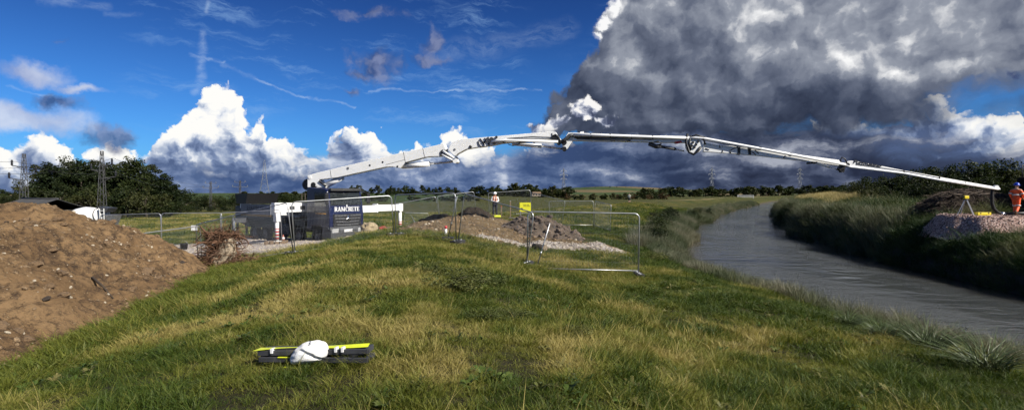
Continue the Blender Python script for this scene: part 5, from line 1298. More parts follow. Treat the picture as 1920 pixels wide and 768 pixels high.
sans('1', .16, LETB, 'section_mark', s4, Matrix.Translation(onb(*Z7(226, 114))+BN*.155) @ Matrix.Rotation(math.atan2(BU.y, BU.x), 4, 'Z'))
rod([Z7(720, 198), Z7(780, 206), Z7(850, 228)], .06, TRUCKW, 'ram_cylinder', s4, .1, 9); rod([Z7(850, 228), Z7(905, 246)], .03, CHROME, 'ram_rod', s4, .1, 7); rod([Z7(715, 205), Z7(775, 200)], .06, BLACK, 'ram_bracket', s4, .12, 6)
# section 5
s5 = plate([Z7(945, 198), Z7(965, 190), Z7(1000, 192), Z7(1270, 245), Z7(1500, 287), Z7(1835, 346), Z7(1838, 358), Z7(1815, 358), Z7(1480, 300), Z7(1270, 258), Z7(960, 222)], .22, TRUCKW, 'boom_section')
rod([Z7(930, 214), Z7(960, 226), Z7(1270, 263), Z7(1480, 302), Z7(1815, 354)], .062, TRUCKW, 'concrete_pipe', s5, .2, 10)
rod([Z7(915, 205), Z7(912, 185), Z7(920, 170), Z7(938, 180), Z7(950, 205)], .035, BLACK, 'hydraulic_hose', s5, .1, 7)
for p, r in (((925, 215), .14), ((915, 235), .16), ((945, 215), .12), ((918, 248), .10)): disc(Z7(*p), r, .3, BLACK, 'joint_fitting', s5, off=.1, n=9)
for x, z in ((1272, 256), (1476, 292), (1625, 322)): rod([Z7(x, z-9), Z7(x, z+12)], .035, BLACK, 'pipe_clamp', s5, .22, 6)
rod([Z7(1000, 212), Z7(1270, 248), Z7(1480, 288)], .012, DGREY, 'hydraulic_pipe', s5, .125, 5)
sans('Putzmeister', .30, LETB, 'lettering', s5, Matrix.Translation(onb(*Z7(1062, 219))+BN*.125) @ Matrix.Rotation(math.atan2(BU.y, BU.x), 4, 'Z') @ Matrix.Rotation(R(10.8), 4, 'Y'), .008, .2)
# end hose, hanging to the ground on the far bank
tip = onb(1862, 351)
R5 = lambda x, y: onb(1720+x/4.8, 300+y/4.8)
eh = MB().tube([R5(715, 252), R5(690, 250), R5(676, 268), R5(672, 320), R5(672, 390), R5(690, 440), R5(722, 470), R5(752, 478)], [.07, .07, .075, .08, .085, .085, .085, .08], 12).build('end_hose', TYRE); in_truck(eh)
o = MB().tube([R5(748, 478), R5(788, 482)], .085, 12).build('hose_coupling', CHROME); o.parent = eh
disc((1864, 351), .11, .16, TRUCKW, 'pipe_end', s5, off=.12, n=14)
a = R5(786, 482); hz = MB().tube([a, (a.x+.9, a.y-.1, PZ+.12), (a.x+2.0, a.y-.1, PZ+.10), (a.x+4.2, a.y+.3, PZ+.09)], .085, 10).build('delivery_hose', BLACK, label='black delivery hose lying on the gravel platform beside the orange-clad man', cat='hose')

# ============================================================ temporary fence panels
GALV = simple('fence_tube', (.46, .47, .48), .38, .75, var=.15, scale=3)
RUBB = simple('recycled_rubber', (.022, .022, .024), .85, var=.3, scale=6)
PL, PH = 3.45, 1.92
mb = MB(); pts = [(0, 0, -.12), (0, 0, PH-.16)]
for k in range(1, 5): a = R(90*k/5); pts.append((.16-.16*math.cos(a), 0, PH-.16+.16*math.sin(a)))
pts += [(.16, 0, PH), (PL-.16, 0, PH)]
for k in range(1, 5): a = R(90*k/5); pts.append((PL-.16+.16*math.sin(a), 0, PH-.16+.16*math.cos(a)))
pts += [(PL, 0, PH-.16), (PL, 0, -.12)]
mb.tube(pts, .021, 7); PFRAME = mb.mesh('frame', GALV)
PRAIL = MB().tube([(0, 0, .10), (PL, 0, .10)], .017, 6).mesh('bottom_rail', GALV)
mb = MB()
for i in range(1, 74): x = PL*i/74; mb.bar((x, 0, .10), (x, 0, PH), .0019)
for z in (.35, .65, .95, 1.25, 1.55, 1.78): mb.bar((0, .004, z), (PL, .004, z), .0019)
PMESH = mb.mesh('wire_mesh', GALV)
def panel(A, B, label, group='wire fence panels around the works', tilt=0.0):
    """A, B: lower corners of the frame as the photograph shows them"""
    A, B = Vector(A), Vector(B); X = (B-A); L = X.length; X.normalize(); Y = Vector((0, 0, 1)).cross(X).normalized(); Z = X.cross(Y)
    M = Matrix((X, Y, Z)).transposed(); M = M @ Matrix.Rotation(tilt, 3, 'X')
    e = empty('mesh_fence', A, 0, label, 'wire fence', group, rot=M.to_euler()); e.scale = (L/PL, 1, 1)
    link('frame', PFRAME, e); link('bottom_rail', PRAIL, e); link('wire_mesh', PMESH, e, kind='stuff'); return e
def low(px, py, d): return at(px, py, d)
def foot(p, rz, label, zz=None):
    e = empty('rubber_ballast', (p[0], p[1], (dug_or(p[0], p[1]) if zz is None else zz)-.01), rz, label, 'ballast block', 'ballast blocks under the wire fence')
    MB().box((0, 0, .07), (.70, .24, .14), bev=.02).build('block', RUBB, e)
    for x in (-.22, 0, .22): MB().lathe([(.04, .1), (.04, .155), (.025, .155), (.025, .1)], 8, Matrix.Translation((x, 0, 0))).build('socket', GALV, e)
def stay(a, b, label):
    e = empty('brace_pole', b, 0, label, 'brace pole', 'brace poles'); a, b = Vector(a), Vector(b)
    MB().tube([a-b, (0, 0, 0)], .019, 7).build('pole', GALV, e); MB().box((0, 0, .05), (.45, .2, .1), bev=.02).build('weight', RUBB, e)
    d = (b-a); MB().tube([(a-b)*.35, (a-b)*.35+Vector((0, 0, .001))+(a-b)*.06], .028, 7).build('clamp', GALV, e)
p1l, p1r = low(988, 508, 17.2), low(1197, 513, 17.0)
p2l = low(858, 460, 19.4); p3l = low(742, 455, 21.4); p4l = low(553, 476, 19.7)
panel(p1l, p1r, 'nearest wire fence panel, standing square on to the river')
panel(p2l, p1l+Vector((-.05, .05, 0)), 'wire fence panel running down from the bank top to the nearest one')
panel(p3l, p2l+Vector((-.05, .02, 0)), 'wire fence panel between the dug ground and the cab, on the bank top')
panel(p4l, p3l+Vector((-.06, .02, -.02)), 'wire fence panel directly in front of the truck cab')
pm = Vector((-10.9, 21.2, 1.42)); p5l = Vector((-13.5, 23.0, .93))
panel(pm, p4l+Vector((-.08, .05, 0)), 'wire fence panel in front of the rear of the truck')
panel(p5l, pm, 'wire fence panel behind the uprooted stump')
panel(Vector((-14.6, 20.4, .68)), p5l+Vector((.1, .1, -.05)), 'wire fence panel rising from behind the spoil heap')
q = [low(x, 450, 31) for x in (190, 303, 416, 529)]
for v in q: v.z = gz(v.x, v.y)+.1
for i, lb in enumerate(('rear wire fence panel just right of the spoil heap', 'rear wire fence panel carrying the white notice', 'rear wire fence panel behind the stump roots')): panel(q[i], q[i+1], lb)
r0, r1, r2 = Vector((-8.4, 39.4, gz(-8.4, 39.4)+.05)), Vector((-5.4, 40.2, gz(-5.4, 40.2)+.1)), Vector((-2.7, 41, gz(-2.7, 41)+.05))
panel(r0, r1, 'distant wire fence panel right of the far outrigger leg'); panel(r1, r2, 'distant wire fence panel climbing the bank behind the marker post')
panel(low(918, 407, 42), low(997, 401, 42.5), 'wire fence panel behind the man in the white helmet', tilt=.06)
panel(low(990, 405, 42.2), low(1052, 424, 40), 'wire fence panel behind the clay heap')
s3r = low(1113, 424, 40.5)
panel(low(1030, 424, 41), s3r, 'wire fence panel right of the clay heap'); panel(s3r+Vector((.04, -.04, 0)), low(1144, 434, 38), 'narrow-looking wire fence panel turned end-on, right of the clay heap')
panel(low(757, 445, 41), low(801, 446, 41.5), 'low wire fence panel far behind the outrigger leg')
for p, rz, lb in ((p1l, 1.2, 'rubber ballast block at the corner below the dug ground'), (p1r, 1.57, 'rubber ballast block at the river end of the nearest panel'), (p2l, 1.1, 'rubber ballast block at the bank-top corner'), (p3l, .5, 'black rubber ballast block right of the truck front'), (p4l, .4, 'rubber ballast block left of the truck front wheel'), (pm, .4, 'rubber ballast block right of the stump'), (q[1], 1.5, 'rubber ballast block in the far fence, nearest the heap'), (q[2], 1.5, 'rubber ballast block in the far fence, by the stump')):
    foot(p, rz, lb)
stay(low(857, 368, 19.4), Vector((-2.45, 20.4, dug_or(-2.45, 20.4)+.02)), 'slanting stay pole at the bank-top fence corner')
b_ = low(1004, 508, 18.0); stay(low(1031, 418, 17.9), b_, 'slanting stay pole behind the nearest fence panel')
stay(low(772, 405, 40), Vector((-7.0, 39.2, gz(-7.0, 39.2))), 'thin stay pole far behind the outrigger')
# white notice on the rear fence
e = empty('notice_board', low(364, 427, 30.9), 0, 'small white notice tied to the rear fence', 'notice'); MB().box((0, 0, 0), (.36, .012, .30)).build('board', WHITE, e); MB().box((0, -.008, 0), (.30, .004, .004)).build('fold', GALV, e)

# ============================================================ people
SKIN = simple('skin', (.46, .27, .19), .55, var=.08)
def skinned(name, joints, edges, mat, root, parent, sub=2):
    names = list(joints); me = bpy.data.meshes.new(name)
    me.from_pydata([joints[n][0] for n in names], [(names.index(a), names.index(b)) for a, b in edges], [])
    o = link(name, me, parent); md = o.modifiers.new('skin', 'SKIN'); md.use_smooth_shade = True
    for i, n in enumerate(names):
        r = joints[n][1]; r = r if isinstance(r, tuple) else (r, r); me.skin_vertices[0].data[i].radius = r; me.skin_vertices[0].data[i].use_root = (n == root)
    sb = o.modifiers.new('smooth', 'SUBSURF'); sb.levels = sub; sb.render_levels = sub; me.materials.append(mat); return o
def fingers(J, E, side, wrist, d, curl):
    """a palm, four fingers of different lengths and a thumb from the side of the palm"""
    w = Vector(wrist); d = Vector(d).normalized(); s = Vector((0, -1, 0)) if abs(d.y) < .8 else Vector((0, 0, -1)); a = d.cross(s).normalized(); c = a.cross(d).normalized()*curl
    J[side+'palm'] = (tuple(w+d*.06), (.036, .018)); E.append((side+'wrist', side+'palm'))
    for i, L in enumerate((.070, .080, .074, .058)):
        b = w+d*.10+a*(.027-.018*i); J[f'{side}k{i}'] = (tuple(b), .0095); J[f'{side}m{i}'] = (tuple(b+d*L*.5+c*L*.35), .009); J[f'{side}t{i}'] = (tuple(b+d*L*.75+c*L*.9), .008)
        E += [(side+'palm', f'{side}k{i}'), (f'{side}k{i}', f'{side}m{i}'), (f'{side}m{i}', f'{side}t{i}')]
    b = w+d*.045+a*.035; J[side+'th'] = (tuple(b+a*.015), .011); J[side+'tt'] = (tuple(b+d*.045+a*.028+c*.02), .009); E += [(side+'palm', side+'th'), (side+'th', side+'tt')]
def person(loc, rz, H, P, label, top, legs, boots, hat=None, bands=None, short=False, pack=None, vest=None):
    """P: joint positions for a 1.75 m figure that faces -y"""
    e = empty('person', loc, rz, label, 'person', 'people at the works'); e.scale = (H/1.75,)*3
    J = {}; E = []
    J['pelvis'] = (P['pelvis'], (.15, .11)); J['waist'] = (P['waist'], (.135, .10)); J['chest'] = (P['chest'], (.165, .115)); J['collar'] = (P['collar'], (.10, .08)); J['neck'] = (P['neck'], .055)
    h = Vector(P['head']); f = Vector(P.get('face', (0, -1, 0))).normalized(); sd = f.cross(Vector((0, 0, 1)))
    J['jaw'] = (tuple(h+Vector((0, 0, -.06))+f*.02), (.062, .07)); J['head'] = (tuple(h+Vector((0, 0, .03))), (.078, .092)); J['crown'] = (tuple(h+Vector((0, 0, .09))), (.06, .07))
    E += [('pelvis', 'waist'), ('waist', 'chest'), ('chest', 'collar'), ('collar', 'neck'), ('neck', 'jaw'), ('jaw', 'head'), ('head', 'crown')]
    for s in 'lr':
        J[s+'sh'] = (P[s+'sh'], .068); J[s+'el'] = (P[s+'el'], .047); J[s+'wrist'] = (P[s+'wr'], .030); E += [('collar', s+'sh'), (s+'sh', s+'el'), (s+'el', s+'wrist')]
        fingers(J, E, s, P[s+'wr'], Vector(P[s+'wr'])-Vector(P[s+'el']), .6)
        J[s+'hip'] = (P[s+'hip'], .092); J[s+'kn'] = (P[s+'kn'], .060); J[s+'cf'] = (tuple(Vector(P[s+'kn']).lerp(Vector(P[s+'an']), .35)), .060); J[s+'an'] = (P[s+'an'], .042); J[s+'toe'] = (P[s+'toe'], (.045, .03))
        E += [('pelvis', s+'hip'), (s+'hip', s+'kn'), (s+'kn', s+'cf'), (s+'cf', s+'an'), (s+'an', s+'toe')]
    skinned('body', J, E, SKIN, 'pelvis', e)
    fc = MB(); fc.lathe([(.004, -.03), (.016, -.02), (.010, .025)], 6, Matrix.Translation(h+f*.098+Vector((0, 0, -.005)))); fc.build('nose', SKIN, e)
    for s in (-1, 1): MB().lathe([(.002, -.006), (.010, 0), (.002, .006)], 6, Matrix.Translation(h+f*.085+sd*s*.032+Vector((0, 0, .022)))).build('eye', LETB, e); MB().lathe([(.004, -.03), (.015, -.01), (.016, .02), (.004, .03)], 6, Matrix.Translation(h+sd*s*.082+Vector((0, 0, .0)))).build('ear', SKIN, e)
    g = .022
    JT = {k: (J[k][0], tuple(q+g for q in (J[k][1] if isinstance(J[k][1], tuple) else (J[k][1],)*2))) for k in ('pelvis', 'waist', 'chest', 'collar', 'lsh', 'lel', 'lwrist', 'rsh', 'rel', 'rwrist')}
    JT['pelvis'] = (tuple(Vector(P['pelvis'])+Vector((0, 0, -.05))), (.185, .14))
    if short: 
        for s in 'lr': JT[s+'wrist'] = (tuple(Vector(P[s+'sh']).lerp(Vector(P[s+'el']), .9)), .065)
        for s in 'lr': JT.pop(s+'el')
        ET = [('pelvis', 'waist'), ('waist', 'chest'), ('chest', 'collar'), ('collar', 'lsh'), ('lsh', 'lwrist'), ('collar', 'rsh'), ('rsh', 'rwrist')]
    else: ET = [('pelvis', 'waist'), ('waist', 'chest'), ('chest', 'collar'), ('collar', 'lsh'), ('lsh', 'lel'), ('lel', 'lwrist'), ('collar', 'rsh'), ('rsh', 'rel'), ('rel', 'rwrist')]
    skinned('jacket', JT, ET, top, 'pelvis', e)
    JL = {'pelvis': (P['pelvis'], (.168, .13))}; EL = []
    for s in 'lr':
        end = tuple(Vector(P[s+'kn']).lerp(Vector(P[s+'an']), .05 if short else .92))
        JL[s+'hip'] = (P[s+'hip'], .115); JL[s+'kn'] = (P[s+'kn'], .085); JL[s+'end'] = (end, .082); EL += [('pelvis', s+'hip'), (s+'hip', s+'kn'), (s+'kn', s+'end')]
    skinned('trousers', JL, EL, legs, 'pelvis', e)
    for s in 'lr': skinned('boot', {'a': (tuple(Vector(P[s+'an'])+Vector((0, 0, .12))), .065), 'b': (tuple(Vector(P[s+'an'])+Vector((0, 0, -.02))), (.062, .055)), 'c': (P[s+'toe'], (.055, .04))}, [('a', 'b'), ('b', 'c')], boots, 'a', e, 1)
    if hat is not None:
        hm = MB(); hm.lathe([(.150, 0), (.152, .012), (.128, .018), (.125, .06), (.105, .11), (.06, .145), (.01, .155)], 18, Matrix.Translation(h+Vector((0, 0, .055)))); hm.box(h+Vector((0, 0, .062))+f*.15, (.15, .10, .012)); ho_ = hm.build('helmet', hat, e)
    else:
        MB().lathe([(.100, 0), (.104, .04), (.085, .09), (.04, .115), (.01, .12)], 14, Matrix.Translation(h+Vector((0, .005, .03)))).build('hair', simple('grey_hair', (.12, .10, .08), .8), e)
    if vest is not None:
        for x in (-.085, .085):
            v = MB(); v.tube([(P['waist'][0]+x, P['waist'][1]-.135, P['waist'][2]-.12), (P['chest'][0]+x, P['chest'][1]-.145, P['chest'][2]), (P['collar'][0]+x, P['collar'][1]-.08, P['collar'][2]+.05), (P['collar'][0]+x, P['collar'][1]+.08, P['collar'][2]+.03), (P['chest'][0]+x, P['chest'][1]+.145, P['chest'][2])], .045, 8); v.build('vest_panel', vest, e)
    if bands is not None:
        for (a, b, r, u) in bands:
            A, B = Vector(P[a]), Vector(P[b]); c = A.lerp(B, u); d = (B-A).normalized()*.03
            MB().tube([c-d, c+d], r, 16).build('reflective_band', simple('reflective_tape', (.62, .62, .60), .35), e)
    if pack is not None: MB().box(Vector(P['chest'])+Vector((0, .22, -.06)), (.30, .20, .46), bev=.06).build('rucksack', pack, e)
    return e
stand = dict(pelvis=(0, 0, .95), waist=(0, 0, 1.10), chest=(0, .0, 1.30), collar=(0, .01, 1.42), neck=(0, .005, 1.50), head=(0, -.015, 1.61), lsh=(.19, .01, 1.40), rsh=(-.19, .01, 1.40), lel=(.27, -.03, 1.13), rel=(-.27, -.03, 1.13), lwr=(.08, -.24, 1.08), rwr=(-.06, -.25, 1.10),
             lhip=(.09, 0, .90), rhip=(-.09, 0, .90), lkn=(.11, -.02, .50), rkn=(-.11, -.02, .50), lan=(.12, .02, .09), ran=(-.12, .02, .09), ltoe=(.14, -.13, .04), rtoe=(-.14, -.13, .04))
walk = dict(pelvis=(0, 0, .93), waist=(0, -.01, 1.08), chest=(0, -.03, 1.28), collar=(0, -.03, 1.40), neck=(0, -.04, 1.48), head=(0, -.07, 1.59), face=(0, -1, -.2), lsh=(.19, -.02, 1.38), rsh=(-.19, -.03, 1.38), lel=(.25, .02, 1.12), rel=(-.25, -.06, 1.11), lwr=(.20, -.16, .92), rwr=(-.20, -.26, .95),
            lhip=(.09, 0, .88), rhip=(-.09, 0, .88), lkn=(.10, -.16, .50), rkn=(-.10, .06, .48), lan=(.10, -.14, .09), ran=(-.10, .36, .16), ltoe=(.11, -.29, .04), rtoe=(-.11, .26, .04))
NAVY = simple('navy_trousers', (.014, .016, .028), .8, var=.25, scale=8); WSHIRT = simple('white_overshirt', (.70, .66, .64), .7, var=.12, scale=6); ORV = simple('faded_orange_vest', (.66, .25, .14), .6, var=.1)
ORJ = simple('hi_vis_orange', (.80, .105, .018), .6, var=.12, scale=6); BROWNB = simple('brown_boots', (.16, .09, .05), .7); BLKB = simple('black_boots', (.02, .02, .02), .6)
HELW = simple('white_helmet', (.80, .80, .80), .3); HELB = simple('blue_helmet', (.015, .05, .42), .3)
mx_, my_ = -1.26, 39.4; mz = EYE-(408-HY)/FPX*my_
gm = max(dug_or(mx_, my_), gz(mx_, my_))
person((mx_, my_, gm), .1, 1.72, stand, 'man in a white helmet, pale top and orange vest standing on the bank top', WSHIRT, NAVY, BLKB, HELW, vest=ORV)
pz = float(plat_z(np.array([26.85]), np.array([28.4]))[0])
person((26.85, 28.4, pz), R(118), 1.70, walk, 'man in orange work clothes and a blue helmet stepping across the gravel platform', ORJ, ORJ, BROWNB, HELB, bands=[('waist', 'chest', .175, .15), ('lhip', 'lkn', .110, .85), ('rhip', 'rkn', .110, .85), ('lsh', 'lel', .088, .7), ('rsh', 'rel', .088, .7)])
w = ground_at(1180, 381, 60, 140)
person(w, R(165), 1.75, walk, 'lone walker with a rucksack on the bank path far upstream', simple('pale_green_shirt', (.36, .40, .33), .8), simple('dark_shorts', (.05, .05, .05), .8), BLKB, None, short=True, pack=simple('grey_rucksack', (.30, .33, .30), .8))

# ============================================================ sign frames and sandbag in the foreground
YEL = simple('fluorescent_sheet', (.62, .68, .03), .45, var=.06); FRM = simple('sign_frame_grey', (.045, .046, .05), .5, var=.3, scale=9, dirt=((.10, .085, .06), .56)); CLIP = simple('white_clip', (.78, .78, .78), .4)
fa_, fb_ = ground_at(486, 688, 3, 12), ground_at(690, 690, 3, 12)
fx = (fb_-fa_); FL = fx.length; fx.normalize(); rz = math.atan2(fx.y, fx.x); tl_ = math.asin(fx.z)
def sign_frame(z, rzo, L, Dp, label, off=(0, 0), sheet=True):
    e = empty('folded_sign_frame', (fa_.x+off[0], fa_.y+off[1], fa_.z+z), 0, label, 'sign frame', 'folded road sign frames', rot=(0, -tl_+rzo[1], rz+rzo[0]))
    for y in (0, Dp): MB().box((L/2, y, .025), (L, .028, .05), bev=.006).build('rail', FRM, e)
    for x in (0.016, L-.016): MB().box((x, Dp/2, .025), (.032, Dp-.034, .05), bev=.006).build('end_bar', FRM, e)
    for y in (.05, Dp-.05): MB().box((L*.52, y, -.004), (L*.80, .022, .022)).build('folded_leg', FRM, e)
    return e
f1 = sign_frame(.055, (0, 0), FL, .17, 'lower folded sign frame lying on the turf under the sandbag')
f2 = sign_frame(.112, (.035, -.012), FL*1.0, .15, 'upper folded sign frame with a fluorescent yellow sheet', off=(-.02, .02))
n = 14; v = []
for i in range(n+1):
    u = i/n; x = -.03+u*(FL+.0); y0 = -.035+.115*u+.015*math.sin(u*6); y1 = .10+.03*u; z0 = .058+.012*math.sin(u*5); z1 = .050+.02*max(0, u-.6)*2.0
    v += [(x, y0, z0), (x, y1, z1), (x, y1, z1+.004), (x, y0, z0+.004)]
fs = [(i*4+a, i*4+(a+1) % 4, i*4+4+(a+1) % 4, i*4+4+a) for i in range(n) for a in range(4)]+[(0, 1, 2, 3), (4*n+3, 4*n+2, 4*n+1, 4*n)]
MB().add(v, fs).build('sign_sheet', YEL, f2)
for x in (.16, FL*.72, FL*.78): MB().box((x, .0, .05), (.022, .06, .045)).build('clip', CLIP, f2)
MB().box((FL*.28, -.012, .052), (.22, .02, .006)).build('sheet_edge', YEL, f1); MB().box((FL*.34, -.05, -.03), (.16, .07, .006), (0, .06, 0)).build('sheet_corner', YEL, f1)
m, t, b = mat_new('woven_sack'); p_ = obj_xyz(t); xx, yy, zz_ = t.sep(p_)
wv_ = ((xx*900.)._m('SINE')*(zz_*900.)._m('SINE')); nn = noise3(t, p_, 14, 5, .6)
t.link(t.mix(nn.ss(.35, .75), (.66, .65, .63), (.80, .80, .79)), b.inputs['Base Color']); b.inputs['Roughness'].default_value = .75; bump(t, b, nn*1.0+wv_*.05, .6, .012); SACK = m
sbp = ground_at(577, 690, 3, 12)
bag = empty('sandbag', (sbp.x, sbp.y+.07, sbp.z+.045), 0, 'plump white sandbag leaning on the folded sign frames', 'sandbag')
bm = bmesh.new(); bmesh.ops.create_icosphere(bm, subdivisions=5, radius=1.0)
for v in bm.verts:
    c = v.co.copy(); x, y, z = c
    sx = math.copysign(abs(x)**.82, x); sz = math.copysign(abs(z)**.85, z)
    q = Vector((sx*.185, y*.13, .095+sz*.105))
    q.z += .012*x; q.x += .03*z*(x < 0)
    if x < -.3: q.z -= .03*(-x-.3)
    cr_ = (x+.18)*.9+(z-.35)*.8                                   # the fold that runs down the front
    if y < 0: q.y += .017*math.exp(-(cr_/.13)**2)*(1 if z < .55 else .2); q.y -= .014*math.exp(-((cr_-.22)/.15)**2)
    k_ = .012*(float(fbm(x*3+5, y*3, z*3, 3))-.5)*2; q += c*k_
    if q.z < -.005: q.z = -.005
    v.co = q
me = bpy.data.meshes.new('sack'); bm.to_mesh(me); bm.free(); me.materials.append(SACK); me.polygons.foreach_set('use_smooth', [True]*len(me.polygons)); link('sack', me, bag, rot=(0, -.06, .12))
MB().tube([(-.165, -.075, .03), (-.10, -.118, .07), (-.03, -.125, .12)], .004, 5).build('seam', SACK, bag)

# ============================================================ small things round the works
# boulder, timbers and can in front of the truck
p = low(691, 437, 28.2); p.z = dug_or(p.x, p.y); e = empty('boulder', p, .3, 'pale brown boulder beside the front of the truck', 'boulder'); o = link('rock', stone_mesh('rock', 371, simple('sandy_rock', (.32, .25, .15), .9, var=.4, scale=3, bmp=.8, bscale=9), 3, .4, 1.0), e, (0, 0, .26)); o.scale = (.42, .34, .36)
TIMB = simple('weathered_timber', (.20, .14, .09), .9, var=.35, scale=5, bmp=.4, bscale=20)
p = low(716, 437, 28.4); p.z = dug_or(p.x, p.y)
for i, (dx, dz, rz_) in enumerate(((0, .06, .1), (.08, .18, -.12))):
    e = empty('timber_baulk', (p.x+dx, p.y+.1, p.z+dz-.06), rz_, ['lower timber baulk lying right of the boulder', 'upper timber baulk lying right of the boulder'][i], 'timber', 'timber baulks'); MB().box((0, 0, .06), (1.0, .14, .12), bev=.01).build('beam', TIMB, e); MB().box((.503, 0, .06), (.006, .12, .10)).build('end_grain', PALEW, e)
e = empty('red_can', (p.x+.12, p.y-.25, p.z), .2, 'red fuel can lying in the grass right of the boulder', 'fuel can'); MB().box((0, 0, .12), (.36, .16, .22), bev=.03).build('can', RED, e); MB().tube([(-.1, 0, .23), (-.08, 0, .28), (.08, 0, .28), (.1, 0, .23)], .014, 6).build('handle', RED, e); MB().tube([(.15, 0, .23), (.2, 0, .27)], .02, 6).build('spout', BLACK, e)
# timber packing and a cone by the near outrigger
pk = TM @ Vector((-2.9, -2.75, 0)); gzp = float(pad_z(np.array([pk.x]), np.array([pk.y]))[0])
for i in range(4):
    e = empty('packing_timber', (pk.x-.42+.28*i, pk.y, gzp-.02), .06*i, ['leftmost packing timber under the near outrigger', 'second packing timber from the left under the near outrigger', 'third packing timber from the left under the near outrigger', 'rightmost packing timber under the near outrigger'][i], 'timber', 'packing timbers'); MB().box((0, 0, .11), (.25, .95, .24), bev=.012).build('block', TIMB, e)
CONE = simple('cone_orange', (.36, .12, .08), .7)
c_ = low(531, 452, 33.5); c_.z = float(np.nan_to_num(pad_z(np.array([c_.x]), np.array([c_.y]))[0], nan=gz(c_.x, c_.y))); e = empty('traffic_cone', c_, 0, 'small orange cone beside the near outrigger leg', 'traffic cone')
MB().box((0, 0, .02), (.36, .36, .04)).build('base', BLACK, e); MB().lathe([(.14, .04), (.03, .40), (.02, .41)], 14).build('cone', CONE, e); MB().lathe([(.112, .16), (.078, .26)], 14, cap=False).build('reflective_band', CLIP, e)
for px, lb in ((345, 'black bucket at the foot of the rear fence'), (304, 'low black rubber block at the foot of the rear fence')):
    v_ = low(px, 452, 30.2); v_.z = gz(v_.x, v_.y); e = empty('bucket' if px == 345 else 'rubber_block', v_, 0, lb, 'bucket' if px == 345 else 'block')
    if px == 345: MB().lathe([(.16, 0), (.20, .36), (.215, .37), (.215, .39), (.185, .38), (.15, .05), (.01, .05)], 16).build('pail', BLACK, e); MB().tube([(-.2, 0, .37), (-.12, 0, .5), (0, 0, .54), (.12, 0, .5), (.2, 0, .37)], .008, 5).build('handle', GALV, e)
    else: MB().box((0, 0, .1), (1.0, .3, .2), bev=.03).build('block', RUBB, e)
# red-topped marker post, yellow sign, survey stakes
v_ = low(836, 438, 22.5); v_.z = dug_or(v_.x, v_.y)-.05; e = empty('marker_post', v_, 0, 'white marker post with a red top left of the bank-top fence corner', 'marker post'); hh = low(836, 424, 22.5).z-v_.z
MB().tube([(0, 0, 0), (0, 0, max(.3, hh-.10))], .055, 10).build('shaft', WHITE, e); MB().tube([(0, 0, max(.3, hh-.10)), (0, 0, max(.3, hh-.10)+.12)], .06, 10).build('cap', RED, e)
v_ = low(985, 396, 38.5); zg = max(dug_or(v_.x, v_.y), gz(v_.x, v_.y)); e = empty('yellow_sign', (v_.x, v_.y, zg), 0, 'square yellow sign with a black arrow on a low metal stand', 'sign')
SGY = simple('yellow_sign_sheet', (.68, .66, .03), .5, var=.05); zc = low(985, 388, 38.5).z-zg
bd = MB().box((0, 0, zc), (.80, .03, .66)).build('board', SGY, e); MB().prism([(-.37, zc-.10), (-.28, zc-.03), (-.28, zc-.07), (-.17, zc-.07), (-.17, zc-.13), (-.28, zc-.13), (-.28, zc-.19)], -.022, -.018).build('arrow', LETB, bd)
for z, w_ in ((.17, .40), (.07, .46)):
    mb = MB(); k = 0; x = -.12
    while x < -.12+w_: mb.box((x, -.019, zc+z), (.035, .006, .045)); x += .055 if k % 4 < 3 else .09; k += 1
    mb.build('lettering', LETB, bd)
MB().box((-.415, .05, zc-.02), (.02, .10, .70)).build('folded_side', SGY, bd)
for x in (-.34, .34):
    MB().bar((x, -.2, 0), (x, .02, zc-.2), .03).build('leg', GALV, e); MB().bar((x, .3, 0), (x, .02, zc-.2), .03).build('leg', GALV, e)
MB().bar((-1.2, -.3, .12), (.9, -.3, .10), .04).build('base_rail', GALV, e); MB().bar((-1.2, -.3, .40), (-.3, -.3, .36), .03).build('cross_rail', GALV, e)
e = empty('sandbag', (v_.x-.65, v_.y-.4, zg), .3, 'small pale sandbag holding down the yellow sign stand', 'sandbag'); o = link('sack', me, e); o.scale = (1.3, 1.3, .8)
for px, d, h_, lb in ((940, 39.5, .75, 'short dark stake right of the man in the white helmet'), (957, 40.0, 1.2, 'thin dark stake between the man and the yellow sign')):
    v_ = low(px, 408, d); zg = max(dug_or(v_.x, v_.y), gz(v_.x, v_.y)); e = empty('survey_stake', (v_.x, v_.y, zg), .2, lb, 'stake', 'survey stakes'); MB().box((0, 0, h_/2-.1), (.07, .05, h_+.2)).build('stake', TIMB, e); MB().box((0, 0, h_+.02), (.08, .06, .05)).build('painted_top', RED if px == 940 else GALV, e)
v_ = low(932, 409, 39); e = empty('yellow_box', (v_.x, v_.y, max(dug_or(v_.x, v_.y), gz(v_.x, v_.y))), .3, 'flat yellow box at the feet of the man in the white helmet', 'box'); MB().box((0, 0, .06), (.5, .3, .12), bev=.02).build('case', YEL, e); MB().box((0, 0, .125), (.46, .26, .02)).build('lid', YEL, e)
